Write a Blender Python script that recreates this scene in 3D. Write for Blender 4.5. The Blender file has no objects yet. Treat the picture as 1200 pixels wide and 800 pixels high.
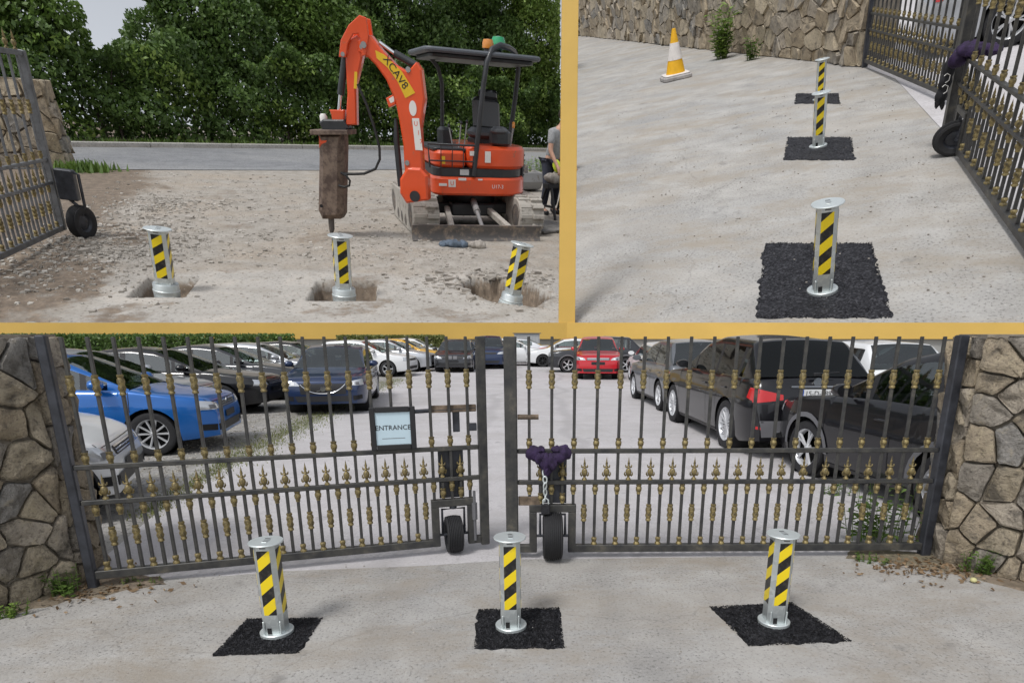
import bpy, math, random
import numpy as np
from mathutils import Vector, Matrix
from mathutils.bvhtree import BVHTree
from mathutils import noise as mnoise

R = math.radians
random.seed(7)
rng = np.random.default_rng(11)
scene = bpy.context.scene
C = scene.collection

# ------------------------------------------------------------------ camera
EYE = 1.75
cam_d = bpy.data.cameras.new("camera")
cam = bpy.data.objects.new("camera", cam_d)
C.objects.link(cam)
cam.location = (0, 0, EYE)
cam.rotation_euler = (R(90 - 15.186), 0, 0)
cam_d.sensor_fit = 'HORIZONTAL'
cam_d.sensor_width = 36
cam_d.lens = 21.0
cam_d.shift_x = -35 / 1200
cam_d.shift_y = 180 / 1200
cam_d.clip_start = 0.05
cam_d.clip_end = 3000
scene.camera = cam
scene.render.resolution_x, scene.render.resolution_y = 1024, 682

# ------------------------------------------------------------------ sky, sun, exposure
SUN_EL, SUN_AZ = 54, 212          # azimuth clockwise from +Y: behind and to the left of the camera
w = bpy.data.worlds.new("World")
scene.world = w
w.use_nodes = True
wn = w.node_tree
bg = wn.nodes["Background"]
sky = wn.nodes.new("ShaderNodeTexSky")
sky.sky_type = 'NISHITA'
sky.sun_disc = False
sky.sun_elevation = R(SUN_EL)
sky.sun_rotation = R(SUN_AZ)
sky.air_density = 1.0
sky.dust_density = 1.6
sky.ozone_density = 0.6
hs = wn.nodes.new("ShaderNodeHueSaturation")
hs.inputs["Saturation"].default_value = 0.24     # hazy, mostly clouded day
wn.links.new(sky.outputs[0], hs.inputs["Color"])
wn.links.new(hs.outputs[0], bg.inputs[0])
bg.inputs[1].default_value = 0.14
sl = bpy.data.lights.new("sun", 'SUN')
sl.energy = 1.5
sl.angle = R(13)
sl.color = (1.0, 0.98, 0.95)
sun = bpy.data.objects.new("sun", sl)
C.objects.link(sun)
sd = Vector((math.sin(R(SUN_AZ)) * math.cos(R(SUN_EL)), math.cos(R(SUN_AZ)) * math.cos(R(SUN_EL)), math.sin(R(SUN_EL))))
sun.rotation_euler = sd.to_track_quat('Z', 'Y').to_euler()
scene.view_settings.view_transform = 'Standard'
scene.view_settings.look = 'None'
scene.view_settings.exposure = 0.27
scene.view_settings.gamma = 1.0
scene.view_settings.use_curve_mapping = False
try:
    scene.cycles.max_bounces = 6
    scene.cycles.use_denoising = True
except Exception:
    pass

# ------------------------------------------------------------------ the three places
# Each place has a frame of its own (x right, y away, z up, in metres) on its own sloping terrace:
# the car park entrance lies level; the dig site and the finished driveway stand on two large raked
# terraces behind the gold edge wall.
def site_matrix(rot, k):
    m = Matrix(rot).to_4x4()
    for i in range(3):
        for j in range(3):
            m[i][j] *= k
    off = m.to_3x3() @ Vector((0, 0, EYE))
    m.translation = Vector((0, 0, EYE)) - off
    return m
SITE = {
    'gate': Matrix.Identity(4),
    'dig': site_matrix([[0.93643, -0.34598, 0.05831], [0.34666, 0.88667, -0.30603], [0.05418, 0.30679, 0.95023]], 7.28),
    'drive': site_matrix([[0.93221, 0.30791, -0.19021], [-0.35993, 0.84377, -0.39813], [0.03791, 0.4396, 0.89739]], 10.0),
}

# ------------------------------------------------------------------ materials
MATS = {}
def mat(name):
    m = bpy.data.materials.new(name)
    m.use_nodes = True
    MATS[name] = m
    nt = m.node_tree
    return m, nt, nt.nodes["Principled BSDF"]

def N(nt, kind, **kw):
    n = nt.nodes.new(kind)
    for k, v in kw.items():
        setattr(n, k, v)
    return n

def coords(nt, scale=1.0, out="Object"):
    tc = N(nt, "ShaderNodeTexCoord")
    mp = N(nt, "ShaderNodeMapping")
    mp.inputs["Scale"].default_value = (scale,) * 3 if not isinstance(scale, tuple) else scale
    nt.links.new(tc.outputs[out], mp.inputs[0])
    return mp.outputs[0]

def noise_t(nt, vec, scale, detail=4, rough=0.55, dist=0.0):
    n = N(nt, "ShaderNodeTexNoise")
    n.inputs["Scale"].default_value = scale
    n.inputs["Detail"].default_value = detail
    n.inputs["Roughness"].default_value = rough
    n.inputs["Distortion"].default_value = dist
    nt.links.new(vec, n.inputs["Vector"])
    return n.outputs["Fac"]

def ramp(nt, fac, stops, interp='LINEAR'):
    r = N(nt, "ShaderNodeValToRGB")
    r.color_ramp.interpolation = interp
    el = r.color_ramp.elements
    while len(el) < len(stops):
        el.new(0.5)
    for e, (p, c) in zip(el, stops):
        e.position = p
        e.color = (*c, 1) if len(c) == 3 else c
    nt.links.new(fac, r.inputs[0])
    return r.outputs[0]

def mixc(nt, fac, a, b, blend='MIX'):
    m = N(nt, "ShaderNodeMix", data_type='RGBA', blend_type=blend)
    for sock, val in ((m.inputs[0], fac), (m.inputs[6], a), (m.inputs[7], b)):
        if isinstance(val, (int, float)):
            sock.default_value = val
        elif isinstance(val, tuple):
            sock.default_value = (*val, 1) if len(val) == 3 else val
        else:
            nt.links.new(val, sock)
    return m.outputs[2]

def bump(nt, bsdf, h, strength=0.4, dist=0.02):
    b = N(nt, "ShaderNodeBump")
    b.inputs["Strength"].default_value = strength
    b.inputs["Distance"].default_value = dist
    nt.links.new(h, b.inputs["Height"])
    nt.links.new(b.outputs[0], bsdf.inputs["Normal"])

def plain(name, col, rough=0.5, metal=0.0, coat=0.0, var=0.0, vscale=8.0, bmp=0.0):
    m, nt, b = mat(name)
    b.inputs["Base Color"].default_value = (*col, 1)
    b.inputs["Roughness"].default_value = rough
    b.inputs["Metallic"].default_value = metal
    b.inputs["Coat Weight"].default_value = coat
    b.inputs["Coat Roughness"].default_value = 0.05
    if var or bmp:
        v = coords(nt)
        f = noise_t(nt, v, vscale, 5, 0.6)
        if var:
            c1 = tuple(x * (1 - var) for x in col)
            c2 = tuple(min(1, x * (1 + var)) for x in col)
            nt.links.new(ramp(nt, f, [(0.3, c1), (0.7, c2)]), b.inputs["Base Color"])
        if bmp:
            bump(nt, b, f, bmp, 0.01)
    return m

def stone_ground(name, lo, hi, stain, speck, big=0.35, fine=45.0, bstr=0.5, scratch=None, rough=0.9, wear=None):
    """worn concrete or hardcore: broad stains, mid mottling, exposed aggregate"""
    m, nt, b = mat(name)
    v = coords(nt)
    f1 = noise_t(nt, v, big, 6, 0.62, 0.6)
    f2 = noise_t(nt, v, 2.2, 6, 0.65, 0.3)
    f3 = noise_t(nt, v, fine, 3, 0.7)
    base = ramp(nt, f2, [(0.32, lo), (0.68, hi)])
    base = mixc(nt, ramp(nt, f1, [(0.47, (0, 0, 0)), (0.66, (1, 1, 1))]), base, stain)
    sp = ramp(nt, f3, [(0.35, (0.9, 0.9, 0.9)), (0.45, (0, 0, 0))])
    base = mixc(nt, sp, base, speck)
    sp2 = ramp(nt, f3, [(0.60, (0, 0, 0)), (0.70, (0.55, 0.55, 0.55))])
    base = mixc(nt, sp2, base, tuple(min(1, x * 1.35) for x in hi))
    if scratch:
        vs = coords(nt, scratch[0])
        fs = noise_t(nt, vs, 1.0, 4, 0.6, 0.8)
        base = mixc(nt, ramp(nt, fs, [(0.5, (0, 0, 0)), (0.72, (0.7, 0.7, 0.7))]), base, scratch[1])
    if wear:
        dn = N(nt, "ShaderNodeTexNoise")
        dn.inputs["Scale"].default_value = 1.3
        dn.inputs["Detail"].default_value = 5
        nt.links.new(v, dn.inputs["Vector"])
        wv = N(nt, "ShaderNodeVectorMath", operation='MULTIPLY_ADD')
        nt.links.new(dn.outputs["Color"], wv.inputs[0])
        wv.inputs[1].default_value = (1.1, 1.1, 0)
        nt.links.new(v, wv.inputs[2])
        vc = N(nt, "ShaderNodeTexVoronoi", feature='DISTANCE_TO_EDGE')
        vc.inputs["Scale"].default_value = 0.42
        nt.links.new(wv.outputs[0], vc.inputs["Vector"])
        base = mixc(nt, ramp(nt, vc.outputs["Distance"], [(0.0, (0.4, 0.4, 0.4)), (0.004, (0, 0, 0))]), base, tuple(x * 0.45 for x in lo))
        fb = noise_t(nt, v, 1.1, 9, 0.78, 0.25)
        base = mixc(nt, ramp(nt, fb, [(0.46, (0, 0, 0)), (0.66, (0.38, 0.38, 0.38))]), base, wear[0])
        fd = noise_t(nt, coords(nt, (1.0, 1.7, 1)), 0.75, 8, 0.75, 0.2)
        base = mixc(nt, ramp(nt, fd, [(0.48, (0, 0, 0)), (0.64, (0.8, 0.8, 0.8))]), base, wear[1])
        for tx_, tw_, amp_ in wear[2]:
            sx_ = N(nt, "ShaderNodeSeparateXYZ")
            nt.links.new(v, sx_.inputs[0])
            nz_ = noise_t(nt, coords(nt, (0.05, 0.22, 1)), 1.0, 2)
            ma = N(nt, "ShaderNodeMath", operation='MULTIPLY_ADD')
            nt.links.new(nz_, ma.inputs[0])
            ma.inputs[1].default_value = 2.4
            ma.inputs[2].default_value = -1.2 - tx_
            mb_ = N(nt, "ShaderNodeMath", operation='ADD')
            nt.links.new(sx_.outputs["X"], mb_.inputs[0])
            nt.links.new(ma.outputs[0], mb_.inputs[1])
            mc_ = N(nt, "ShaderNodeMath", operation='ABSOLUTE')
            nt.links.new(mb_.outputs[0], mc_.inputs[0])
            md_ = N(nt, "ShaderNodeMath", operation='MULTIPLY_ADD')
            nt.links.new(noise_t(nt, v, 6.0, 6, 0.75), md_.inputs[0])
            md_.inputs[1].default_value = 0.28
            nt.links.new(mc_.outputs[0], md_.inputs[2])
            base = mixc(nt, ramp(nt, md_.outputs[0], [(tw_ * 0.6 + 0.11, (amp_,) * 3), (tw_ + 0.20, (0, 0, 0))]), base, tuple(x * 0.62 for x in lo))
        fo_ = noise_t(nt, v, 3.1, 3, 0.5)
        base = mixc(nt, ramp(nt, fo_, [(0.66, (0, 0, 0)), (0.74, (0.6, 0.6, 0.6))]), base, tuple(x * 0.6 for x in lo))
    nt.links.new(base, b.inputs["Base Color"])
    b.inputs["Roughness"].default_value = rough
    add = N(nt, "ShaderNodeMath", operation='MULTIPLY_ADD')
    nt.links.new(f2, add.inputs[0])
    add.inputs[1].default_value = 0.8
    nt.links.new(f3, add.inputs[2])
    bump(nt, b, add.outputs[0], bstr, 0.012)
    return m

stone_ground("apron_concrete", (0.30, 0.286, 0.268), (0.43, 0.415, 0.393), (0.30, 0.295, 0.29), (0.135, 0.13, 0.122), 0.45, 52, 0.4,
             ((0.35, 2.2, 1), (0.36, 0.33, 0.29)), 0.9, ((0.46, 0.45, 0.435), (0.30, 0.262, 0.215), ((-1.05, 0.10, 0.16), (0.55, 0.10, 0.18))))
stone_ground("yard_concrete", (0.46, 0.44, 0.45), (0.56, 0.54, 0.55), (0.42, 0.405, 0.405), (0.36, 0.345, 0.345), 0.25, 40, 0.25,
             ((0.5, 6, 1), (0.50, 0.485, 0.49)), 0.85, ((0.50, 0.485, 0.49), (0.42, 0.40, 0.395), ((-1.2, 0.13, 0.35), (0.5, 0.13, 0.35))))
stone_ground("drive_concrete", (0.30, 0.288, 0.27), (0.44, 0.424, 0.40), (0.30, 0.297, 0.292), (0.125, 0.12, 0.112), 0.35, 46, 0.45,
             ((0.5, 0.9, 1), (0.38, 0.345, 0.30)), 0.9, ((0.46, 0.45, 0.43), (0.31, 0.272, 0.222), ()))
stone_ground("gravel", (0.24, 0.23, 0.215), (0.42, 0.405, 0.385), (0.25, 0.24, 0.20), (0.10, 0.095, 0.09), 0.6, 22, 0.9)
stone_ground("hardcore", (0.36, 0.325, 0.28), (0.54, 0.50, 0.445), (0.27, 0.22, 0.17), (0.17, 0.15, 0.125), 0.22, 16, 0.9,
             ((0.25, 0.8, 1), (0.47, 0.44, 0.41)))
stone_ground("soil", (0.15, 0.115, 0.085), (0.28, 0.22, 0.165), (0.13, 0.12, 0.07), (0.07, 0.055, 0.04), 0.5, 18, 0.9)
stone_ground("road_tarmac", (0.17, 0.175, 0.185), (0.25, 0.255, 0.265), (0.30, 0.30, 0.30), (0.10, 0.10, 0.10), 0.12, 20, 0.4)
stone_ground("kerb_stone", (0.36, 0.35, 0.33), (0.50, 0.48, 0.45), (0.38, 0.36, 0.33), (0.25, 0.24, 0.22), 0.3, 20, 0.3)

def mk_tarmac():
    m, nt, b = mat("fresh_tarmac")
    v = coords(nt)
    vo = N(nt, "ShaderNodeTexVoronoi")
    vo.inputs["Scale"].default_value = 80
    nt.links.new(v, vo.inputs["Vector"])
    nt.links.new(ramp(nt, vo.outputs["Color"], [(0.2, (0.005, 0.005, 0.007)), (0.6, (0.018, 0.018, 0.022)), (0.95, (0.06, 0.06, 0.068))]), b.inputs["Base Color"])
    b.inputs["Roughness"].default_value = 0.6
    b.inputs["Specular IOR Level"].default_value = 0.3
    bump(nt, b, vo.outputs["Distance"], 1.0, 0.02)
mk_tarmac()

def mk_galv():
    m, nt, b = mat("galvanised_steel")
    v = coords(nt)
    vo = N(nt, "ShaderNodeTexVoronoi")
    vo.inputs["Scale"].default_value = 30
    nt.links.new(v, vo.inputs["Vector"])
    f = noise_t(nt, v, 5, 4)
    c = ramp(nt, vo.outputs["Color"], [(0.0, (0.50, 0.54, 0.55)), (1.0, (0.68, 0.72, 0.72))])
    c = mixc(nt, ramp(nt, f, [(0.45, (0, 0, 0)), (0.7, (0.6, 0.6, 0.6))]), c, (0.46, 0.50, 0.49))
    nt.links.new(c, b.inputs["Base Color"])
    b.inputs["Metallic"].default_value = 0.75
    b.inputs["Roughness"].default_value = 0.42
mk_galv()
plain("zinc_plate", (0.66, 0.71, 0.71), 0.38, 0.55, 0, 0.08, 6)

def mk_hazard():
    m, nt, b = mat("hazard_tape")
    tc = N(nt, "ShaderNodeTexCoord")
    sep = N(nt, "ShaderNodeSeparateXYZ")
    nt.links.new(tc.outputs["Object"], sep.inputs[0])
    a = N(nt, "ShaderNodeMath", operation='MULTIPLY_ADD')
    nt.links.new(sep.outputs["X"], a.inputs[0])
    a.inputs[1].default_value = -0.85
    nt.links.new(sep.outputs["Z"], a.inputs[2])
    d = N(nt, "ShaderNodeMath", operation='DIVIDE')
    nt.links.new(a.outputs[0], d.inputs[0])
    d.inputs[1].default_value = 0.146
    fr = N(nt, "ShaderNodeMath", operation='FRACT')
    nt.links.new(d.outputs[0], fr.inputs[0])
    c = ramp(nt, fr.outputs[0], [(0.0, (0.80, 0.60, 0.012)), (0.5, (0.012, 0.012, 0.012))], 'CONSTANT')
    dirt = noise_t(nt, tc.outputs["Object"], 25, 3)
    c = mixc(nt, ramp(nt, dirt, [(0.55, (0, 0, 0)), (0.8, (0.3, 0.3, 0.3))]), c, (0.25, 0.22, 0.17))
    nt.links.new(c, b.inputs["Base Color"])
    b.inputs["Roughness"].default_value = 0.35
mk_hazard()

def mk_iron():
    m, nt, b = mat("gate_iron")
    v = coords(nt)
    f = noise_t(nt, v, 7, 6, 0.7)
    g = noise_t(nt, v, 60, 3, 0.6)
    c = ramp(nt, f, [(0.35, (0.030, 0.031, 0.034)), (0.58, (0.070, 0.068, 0.062)), (0.75, (0.15, 0.135, 0.105))])
    nt.links.new(c, b.inputs["Base Color"])
    b.inputs["Roughness"].default_value = 0.48
    b.inputs["Metallic"].default_value = 0.25
    bump(nt, b, g, 0.25, 0.003)
mk_iron()
plain("post_iron", (0.042, 0.045, 0.055), 0.42, 0.3, 0, 0.5, 9, 0.15)
plain("rusty_iron", (0.16, 0.12, 0.085), 0.75, 0.15, 0, 0.6, 14, 0.4)
def mk_brass():
    m, nt, b = mat("gold_paint")
    v = coords(nt)
    f = noise_t(nt, v, 38, 5, 0.7)
    nt.links.new(ramp(nt, f, [(0.36, (0.06, 0.05, 0.03)), (0.48, (0.19, 0.148, 0.065)), (0.60, (0.30, 0.235, 0.10)), (0.75, (0.40, 0.325, 0.16))]), b.inputs["Base Color"])
    b.inputs["Roughness"].default_value = 0.5
    b.inputs["Metallic"].default_value = 0.35
    bump(nt, b, f, 0.5, 0.006)
mk_brass()

def mk_stone():
    m, nt, b = mat("wall_stone")
    oi = N(nt, "ShaderNodeObjectInfo")
    v = coords(nt)
    add = N(nt, "ShaderNodeVectorMath", operation='ADD')
    nt.links.new(v, add.inputs[0])
    sc = N(nt, "ShaderNodeVectorMath", operation='SCALE')
    sc.inputs[0].default_value = (17, 31, 23)
    nt.links.new(oi.outputs["Random"], sc.inputs["Scale"])
    nt.links.new(sc.outputs[0], add.inputs[1])
    f = noise_t(nt, add.outputs[0], 5, 8, 0.72, 0.5)
    g = noise_t(nt, add.outputs[0], 38, 4, 0.7)
    c = ramp(nt, oi.outputs["Random"], [(0.0, (0.38, 0.31, 0.22)), (0.24, (0.33, 0.295, 0.25)), (0.4, (0.42, 0.355, 0.26)), (0.60, (0.28, 0.265, 0.245)),
                                        (0.68, (0.37, 0.305, 0.22)), (0.84, (0.42, 0.365, 0.295))], 'CONSTANT')
    c = mixc(nt, ramp(nt, f, [(0.36, (0.8, 0.8, 0.8)), (0.5, (0, 0, 0))]), c, (0.085, 0.075, 0.062))
    c = mixc(nt, ramp(nt, f, [(0.53, (0, 0, 0)), (0.66, (0.75, 0.75, 0.75))]), c, (0.50, 0.42, 0.29))
    c = mixc(nt, ramp(nt, g, [(0.36, (0.6, 0.6, 0.6)), (0.48, (0, 0, 0))]), c, (0.12, 0.105, 0.085))
    nt.links.new(c, b.inputs["Base Color"])
    b.inputs["Roughness"].default_value = 0.88
    mth = N(nt, "ShaderNodeMath", operation='MULTIPLY_ADD')
    nt.links.new(g, mth.inputs[0])
    mth.inputs[1].default_value = 0.35
    nt.links.new(f, mth.inputs[2])
    bump(nt, b, mth.outputs[0], 1.0, 0.07)
mk_stone()
plain("mortar", (0.24, 0.21, 0.17), 0.95, 0, 0, 0.4, 12, 0.6)

def leaf_mat(name, cols, trans=0.25):
    m, nt, b = mat(name)
    g = N(nt, "ShaderNodeNewGeometry")
    v = coords(nt)
    f = noise_t(nt, v, 0.9, 3)
    mx = N(nt, "ShaderNodeMath", operation='MULTIPLY_ADD')
    nt.links.new(g.outputs["Random Per Island"], mx.inputs[0])
    mx.inputs[1].default_value = 0.55
    md = N(nt, "ShaderNodeMath", operation='MULTIPLY')
    nt.links.new(f, md.inputs[0])
    md.inputs[1].default_value = 0.6
    nt.links.new(md.outputs[0], mx.inputs[2])
    n = len(cols)
    c = ramp(nt, mx.outputs[0], [(0.15 + 0.75 * i / (n - 1), cc) for i, cc in enumerate(cols)])
    nt.links.new(c, b.inputs["Base Color"])
    b.inputs["Roughness"].default_value = 0.5
    b.inputs["Transmission Weight"].default_value = 0.0
    if trans:
        tr = N(nt, "ShaderNodeBsdfTranslucent")
        nt.links.new(c, tr.inputs[0])
        ms = N(nt, "ShaderNodeMixShader")
        ms.inputs[0].default_value = trans
        nt.links.new(b.outputs[0], ms.inputs[1])
        nt.links.new(tr.outputs[0], ms.inputs[2])
        nt.links.new(ms.outputs[0], nt.nodes["Material Output"].inputs[0])
leaf_mat("leaf_dark", [(0.042, 0.078, 0.02), (0.09, 0.16, 0.038), (0.16, 0.25, 0.06)], 0.32)
leaf_mat("leaf_mid", [(0.06, 0.11, 0.02), (0.12, 0.205, 0.04), (0.20, 0.30, 0.07)], 0.32)
leaf_mat("leaf_light", [(0.09, 0.16, 0.025), (0.17, 0.27, 0.05), (0.28, 0.38, 0.09)])
leaf_mat("grass_blade", [(0.10, 0.13, 0.03), (0.18, 0.21, 0.06), (0.29, 0.28, 0.12)])
leaf_mat("dry_leaf", [(0.10, 0.06, 0.03), (0.20, 0.13, 0.07), (0.28, 0.2, 0.12)], 0)
plain("bark", (0.075, 0.06, 0.045), 0.9, 0, 0, 0.4, 6, 0.6)

plain("rubber", (0.016, 0.016, 0.018), 0.75, 0, 0, 0.2, 15)
plain("alloy", (0.62, 0.63, 0.65), 0.32, 0.45)
plain("dark_alloy", (0.06, 0.06, 0.065), 0.4, 0.6)
plain("black_plastic", (0.016, 0.016, 0.018), 0.5)
plain("void_black", (0.006, 0.006, 0.007), 0.8)
plain("grey_plastic", (0.13, 0.13, 0.14), 0.55)
plain("chrome", (0.75, 0.76, 0.78), 0.12, 1.0)
plain("red_lens", (0.50, 0.012, 0.015), 0.15, 0, 0.6)
plain("lamp_glass", (0.55, 0.57, 0.60), 0.12, 0.5, 0.5)
plain("plate_white", (0.75, 0.76, 0.76), 0.4)
plain("plate_blue", (0.02, 0.09, 0.45), 0.4)
plain("ink", (0.012, 0.012, 0.015), 0.6)
def mk_glass(name, tint, ior=2.15):
    m, nt, b = mat(name)
    nt.nodes.remove(b)
    tr = N(nt, "ShaderNodeBsdfTransparent")
    tr.inputs[0].default_value = (*tint, 1)
    gl = N(nt, "ShaderNodeBsdfGlossy")
    gl.inputs["Roughness"].default_value = 0.02
    gl.inputs[0].default_value = (0.95, 1.0, 1.0, 1)
    fr = N(nt, "ShaderNodeFresnel")
    fr.inputs[0].default_value = ior
    ms = N(nt, "ShaderNodeMixShader")
    nt.links.new(fr.outputs[0], ms.inputs[0])
    nt.links.new(tr.outputs[0], ms.inputs[1])
    nt.links.new(gl.outputs[0], ms.inputs[2])
    nt.links.new(ms.outputs[0], nt.nodes["Material Output"].inputs[0])
mk_glass("car_glass", (0.62, 0.70, 0.68))
mk_glass("tinted_glass", (0.05, 0.06, 0.06), 1.45)
plain("cabin_trim", (0.035, 0.036, 0.04), 0.7)
plain("seat_cloth", (0.055, 0.056, 0.062), 0.8)
def paint(name, col, metal=0.25):
    m = plain(name, col, 0.30, metal, 0.8)
    m.node_tree.nodes['Principled BSDF'].inputs['Specular IOR Level'].default_value = 0.25
    return m
for nm, col, mt in (("paint_blue", (0.010, 0.115, 0.40), 0.2), ("paint_black", (0.005, 0.005, 0.007), 0.0), ("paint_navy", (0.016, 0.032, 0.085), 0.3),
                    ("paint_white", (0.72, 0.73, 0.74), 0.0), ("paint_silver", (0.50, 0.52, 0.55), 0.5), ("paint_grey", (0.14, 0.15, 0.165), 0.4),
                    ("paint_red", (0.48, 0.012, 0.022), 0.15), ("paint_charcoal", (0.035, 0.037, 0.043), 0.3), ("paint_yellow", (0.65, 0.36, 0.03), 0.0)):
    paint(nm, col, mt)

def worn(name, col, under, rough=0.45, amt=(0.58, 0.72), coat=0.2):
    m, nt, b = mat(name)
    v = coords(nt)
    f = noise_t(nt, v, 9, 7, 0.72)
    g = noise_t(nt, v, 1.8, 4, 0.6)
    c = ramp(nt, g, [(0.3, tuple(x * 0.82 for x in col)), (0.7, col)])
    c = mixc(nt, ramp(nt, f, [(amt[0], (0, 0, 0)), (amt[1], (1, 1, 1))]), c, under)
    nt.links.new(c, b.inputs["Base Color"])
    b.inputs["Roughness"].default_value = rough
    b.inputs["Coat Weight"].default_value = coat
worn("digger_orange", (0.78, 0.088, 0.018), (0.34, 0.13, 0.07), 0.38, (0.61, 0.70), 0.4)
worn("track_rubber", (0.44, 0.41, 0.365), (0.16, 0.145, 0.125), 0.9, (0.52, 0.66), 0)
worn("blade_steel", (0.115, 0.105, 0.10), (0.28, 0.22, 0.17), 0.6, (0.5, 0.65), 0)
worn("hammer_steel", (0.20, 0.145, 0.11), (0.07, 0.045, 0.035), 0.65, (0.42, 0.6), 0)
worn("bucket_steel", (0.30, 0.30, 0.30), (0.16, 0.13, 0.11), 0.5, (0.55, 0.7), 0)
plain("digger_dark", (0.028, 0.030, 0.034), 0.45, 0.1, 0.1, 0.3, 6)
plain("roof_grey", (0.085, 0.095, 0.11), 0.5, 0, 0, 0.2, 4)
plain("seat_vinyl", (0.075, 0.078, 0.085), 0.5)
plain("amber_lens", (0.65, 0.24, 0.03), 0.25, 0, 0.4)
plain("green_lens", (0.01, 0.33, 0.13), 0.25, 0, 0.5)
plain("decal_yellow", (0.72, 0.46, 0.02), 0.45)
plain("decal_white", (0.72, 0.70, 0.67), 0.5)
plain("hose_black", (0.015, 0.015, 0.016), 0.55)
plain("cone_yellow", (0.78, 0.42, 0.012), 0.5, 0, 0, 0.12, 6)
plain("cone_white", (0.70, 0.66, 0.63), 0.5, 0, 0, 0.15, 8)
plain("cone_base", (0.36, 0.34, 0.33), 0.75, 0, 0, 0.3, 8)
plain("cloth_purple", (0.026, 0.013, 0.048), 0.9, 0, 0, 0.5, 20, 0.6)
plain("cloth_black", (0.014, 0.014, 0.017), 0.85, 0, 0, 0.4, 20, 0.5)
plain("skin", (0.52, 0.30, 0.21), 0.55)
plain("cloth_grey", (0.32, 0.33, 0.34), 0.9, 0, 0, 0.2, 20, 0.4)
plain("cloth_hivis", (0.62, 0.75, 0.05), 0.75, 0, 0, 0.15, 15, 0.3)
plain("cloth_work", (0.035, 0.04, 0.06), 0.9, 0, 0, 0.3, 15, 0.3)
plain("hair", (0.03, 0.02, 0.014), 0.7)
plain("weathered_wood", (0.20, 0.19, 0.18), 0.85, 0, 0, 0.35, 10, 0.4)
plain("edge_gold", (0.60, 0.385, 0.085), 0.55, 0, 0, 0.05, 0.4)
plain("render_wall", (0.30, 0.30, 0.29), 0.9, 0, 0, 0.2, 0.8, 0.2)
plain("shed_sheet", (0.42, 0.43, 0.44), 0.5, 0.2)
plain("sign_paper", (0.52, 0.66, 0.74), 0.3, 0, 0.3, 0.05, 3)
plain("rag_blue", (0.10, 0.13, 0.17), 0.9, 0, 0, 0.4, 14, 0.6)
plain("rubble_stone", (0.34, 0.31, 0.275), 0.92, 0, 0, 0.4, 8, 0.5)
leaf_mat("loose_gravel", [(0.20, 0.18, 0.155), (0.36, 0.33, 0.29), (0.55, 0.52, 0.47)], 0)
plain("pebble_yellow", (0.55, 0.52, 0.25), 0.7)

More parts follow.
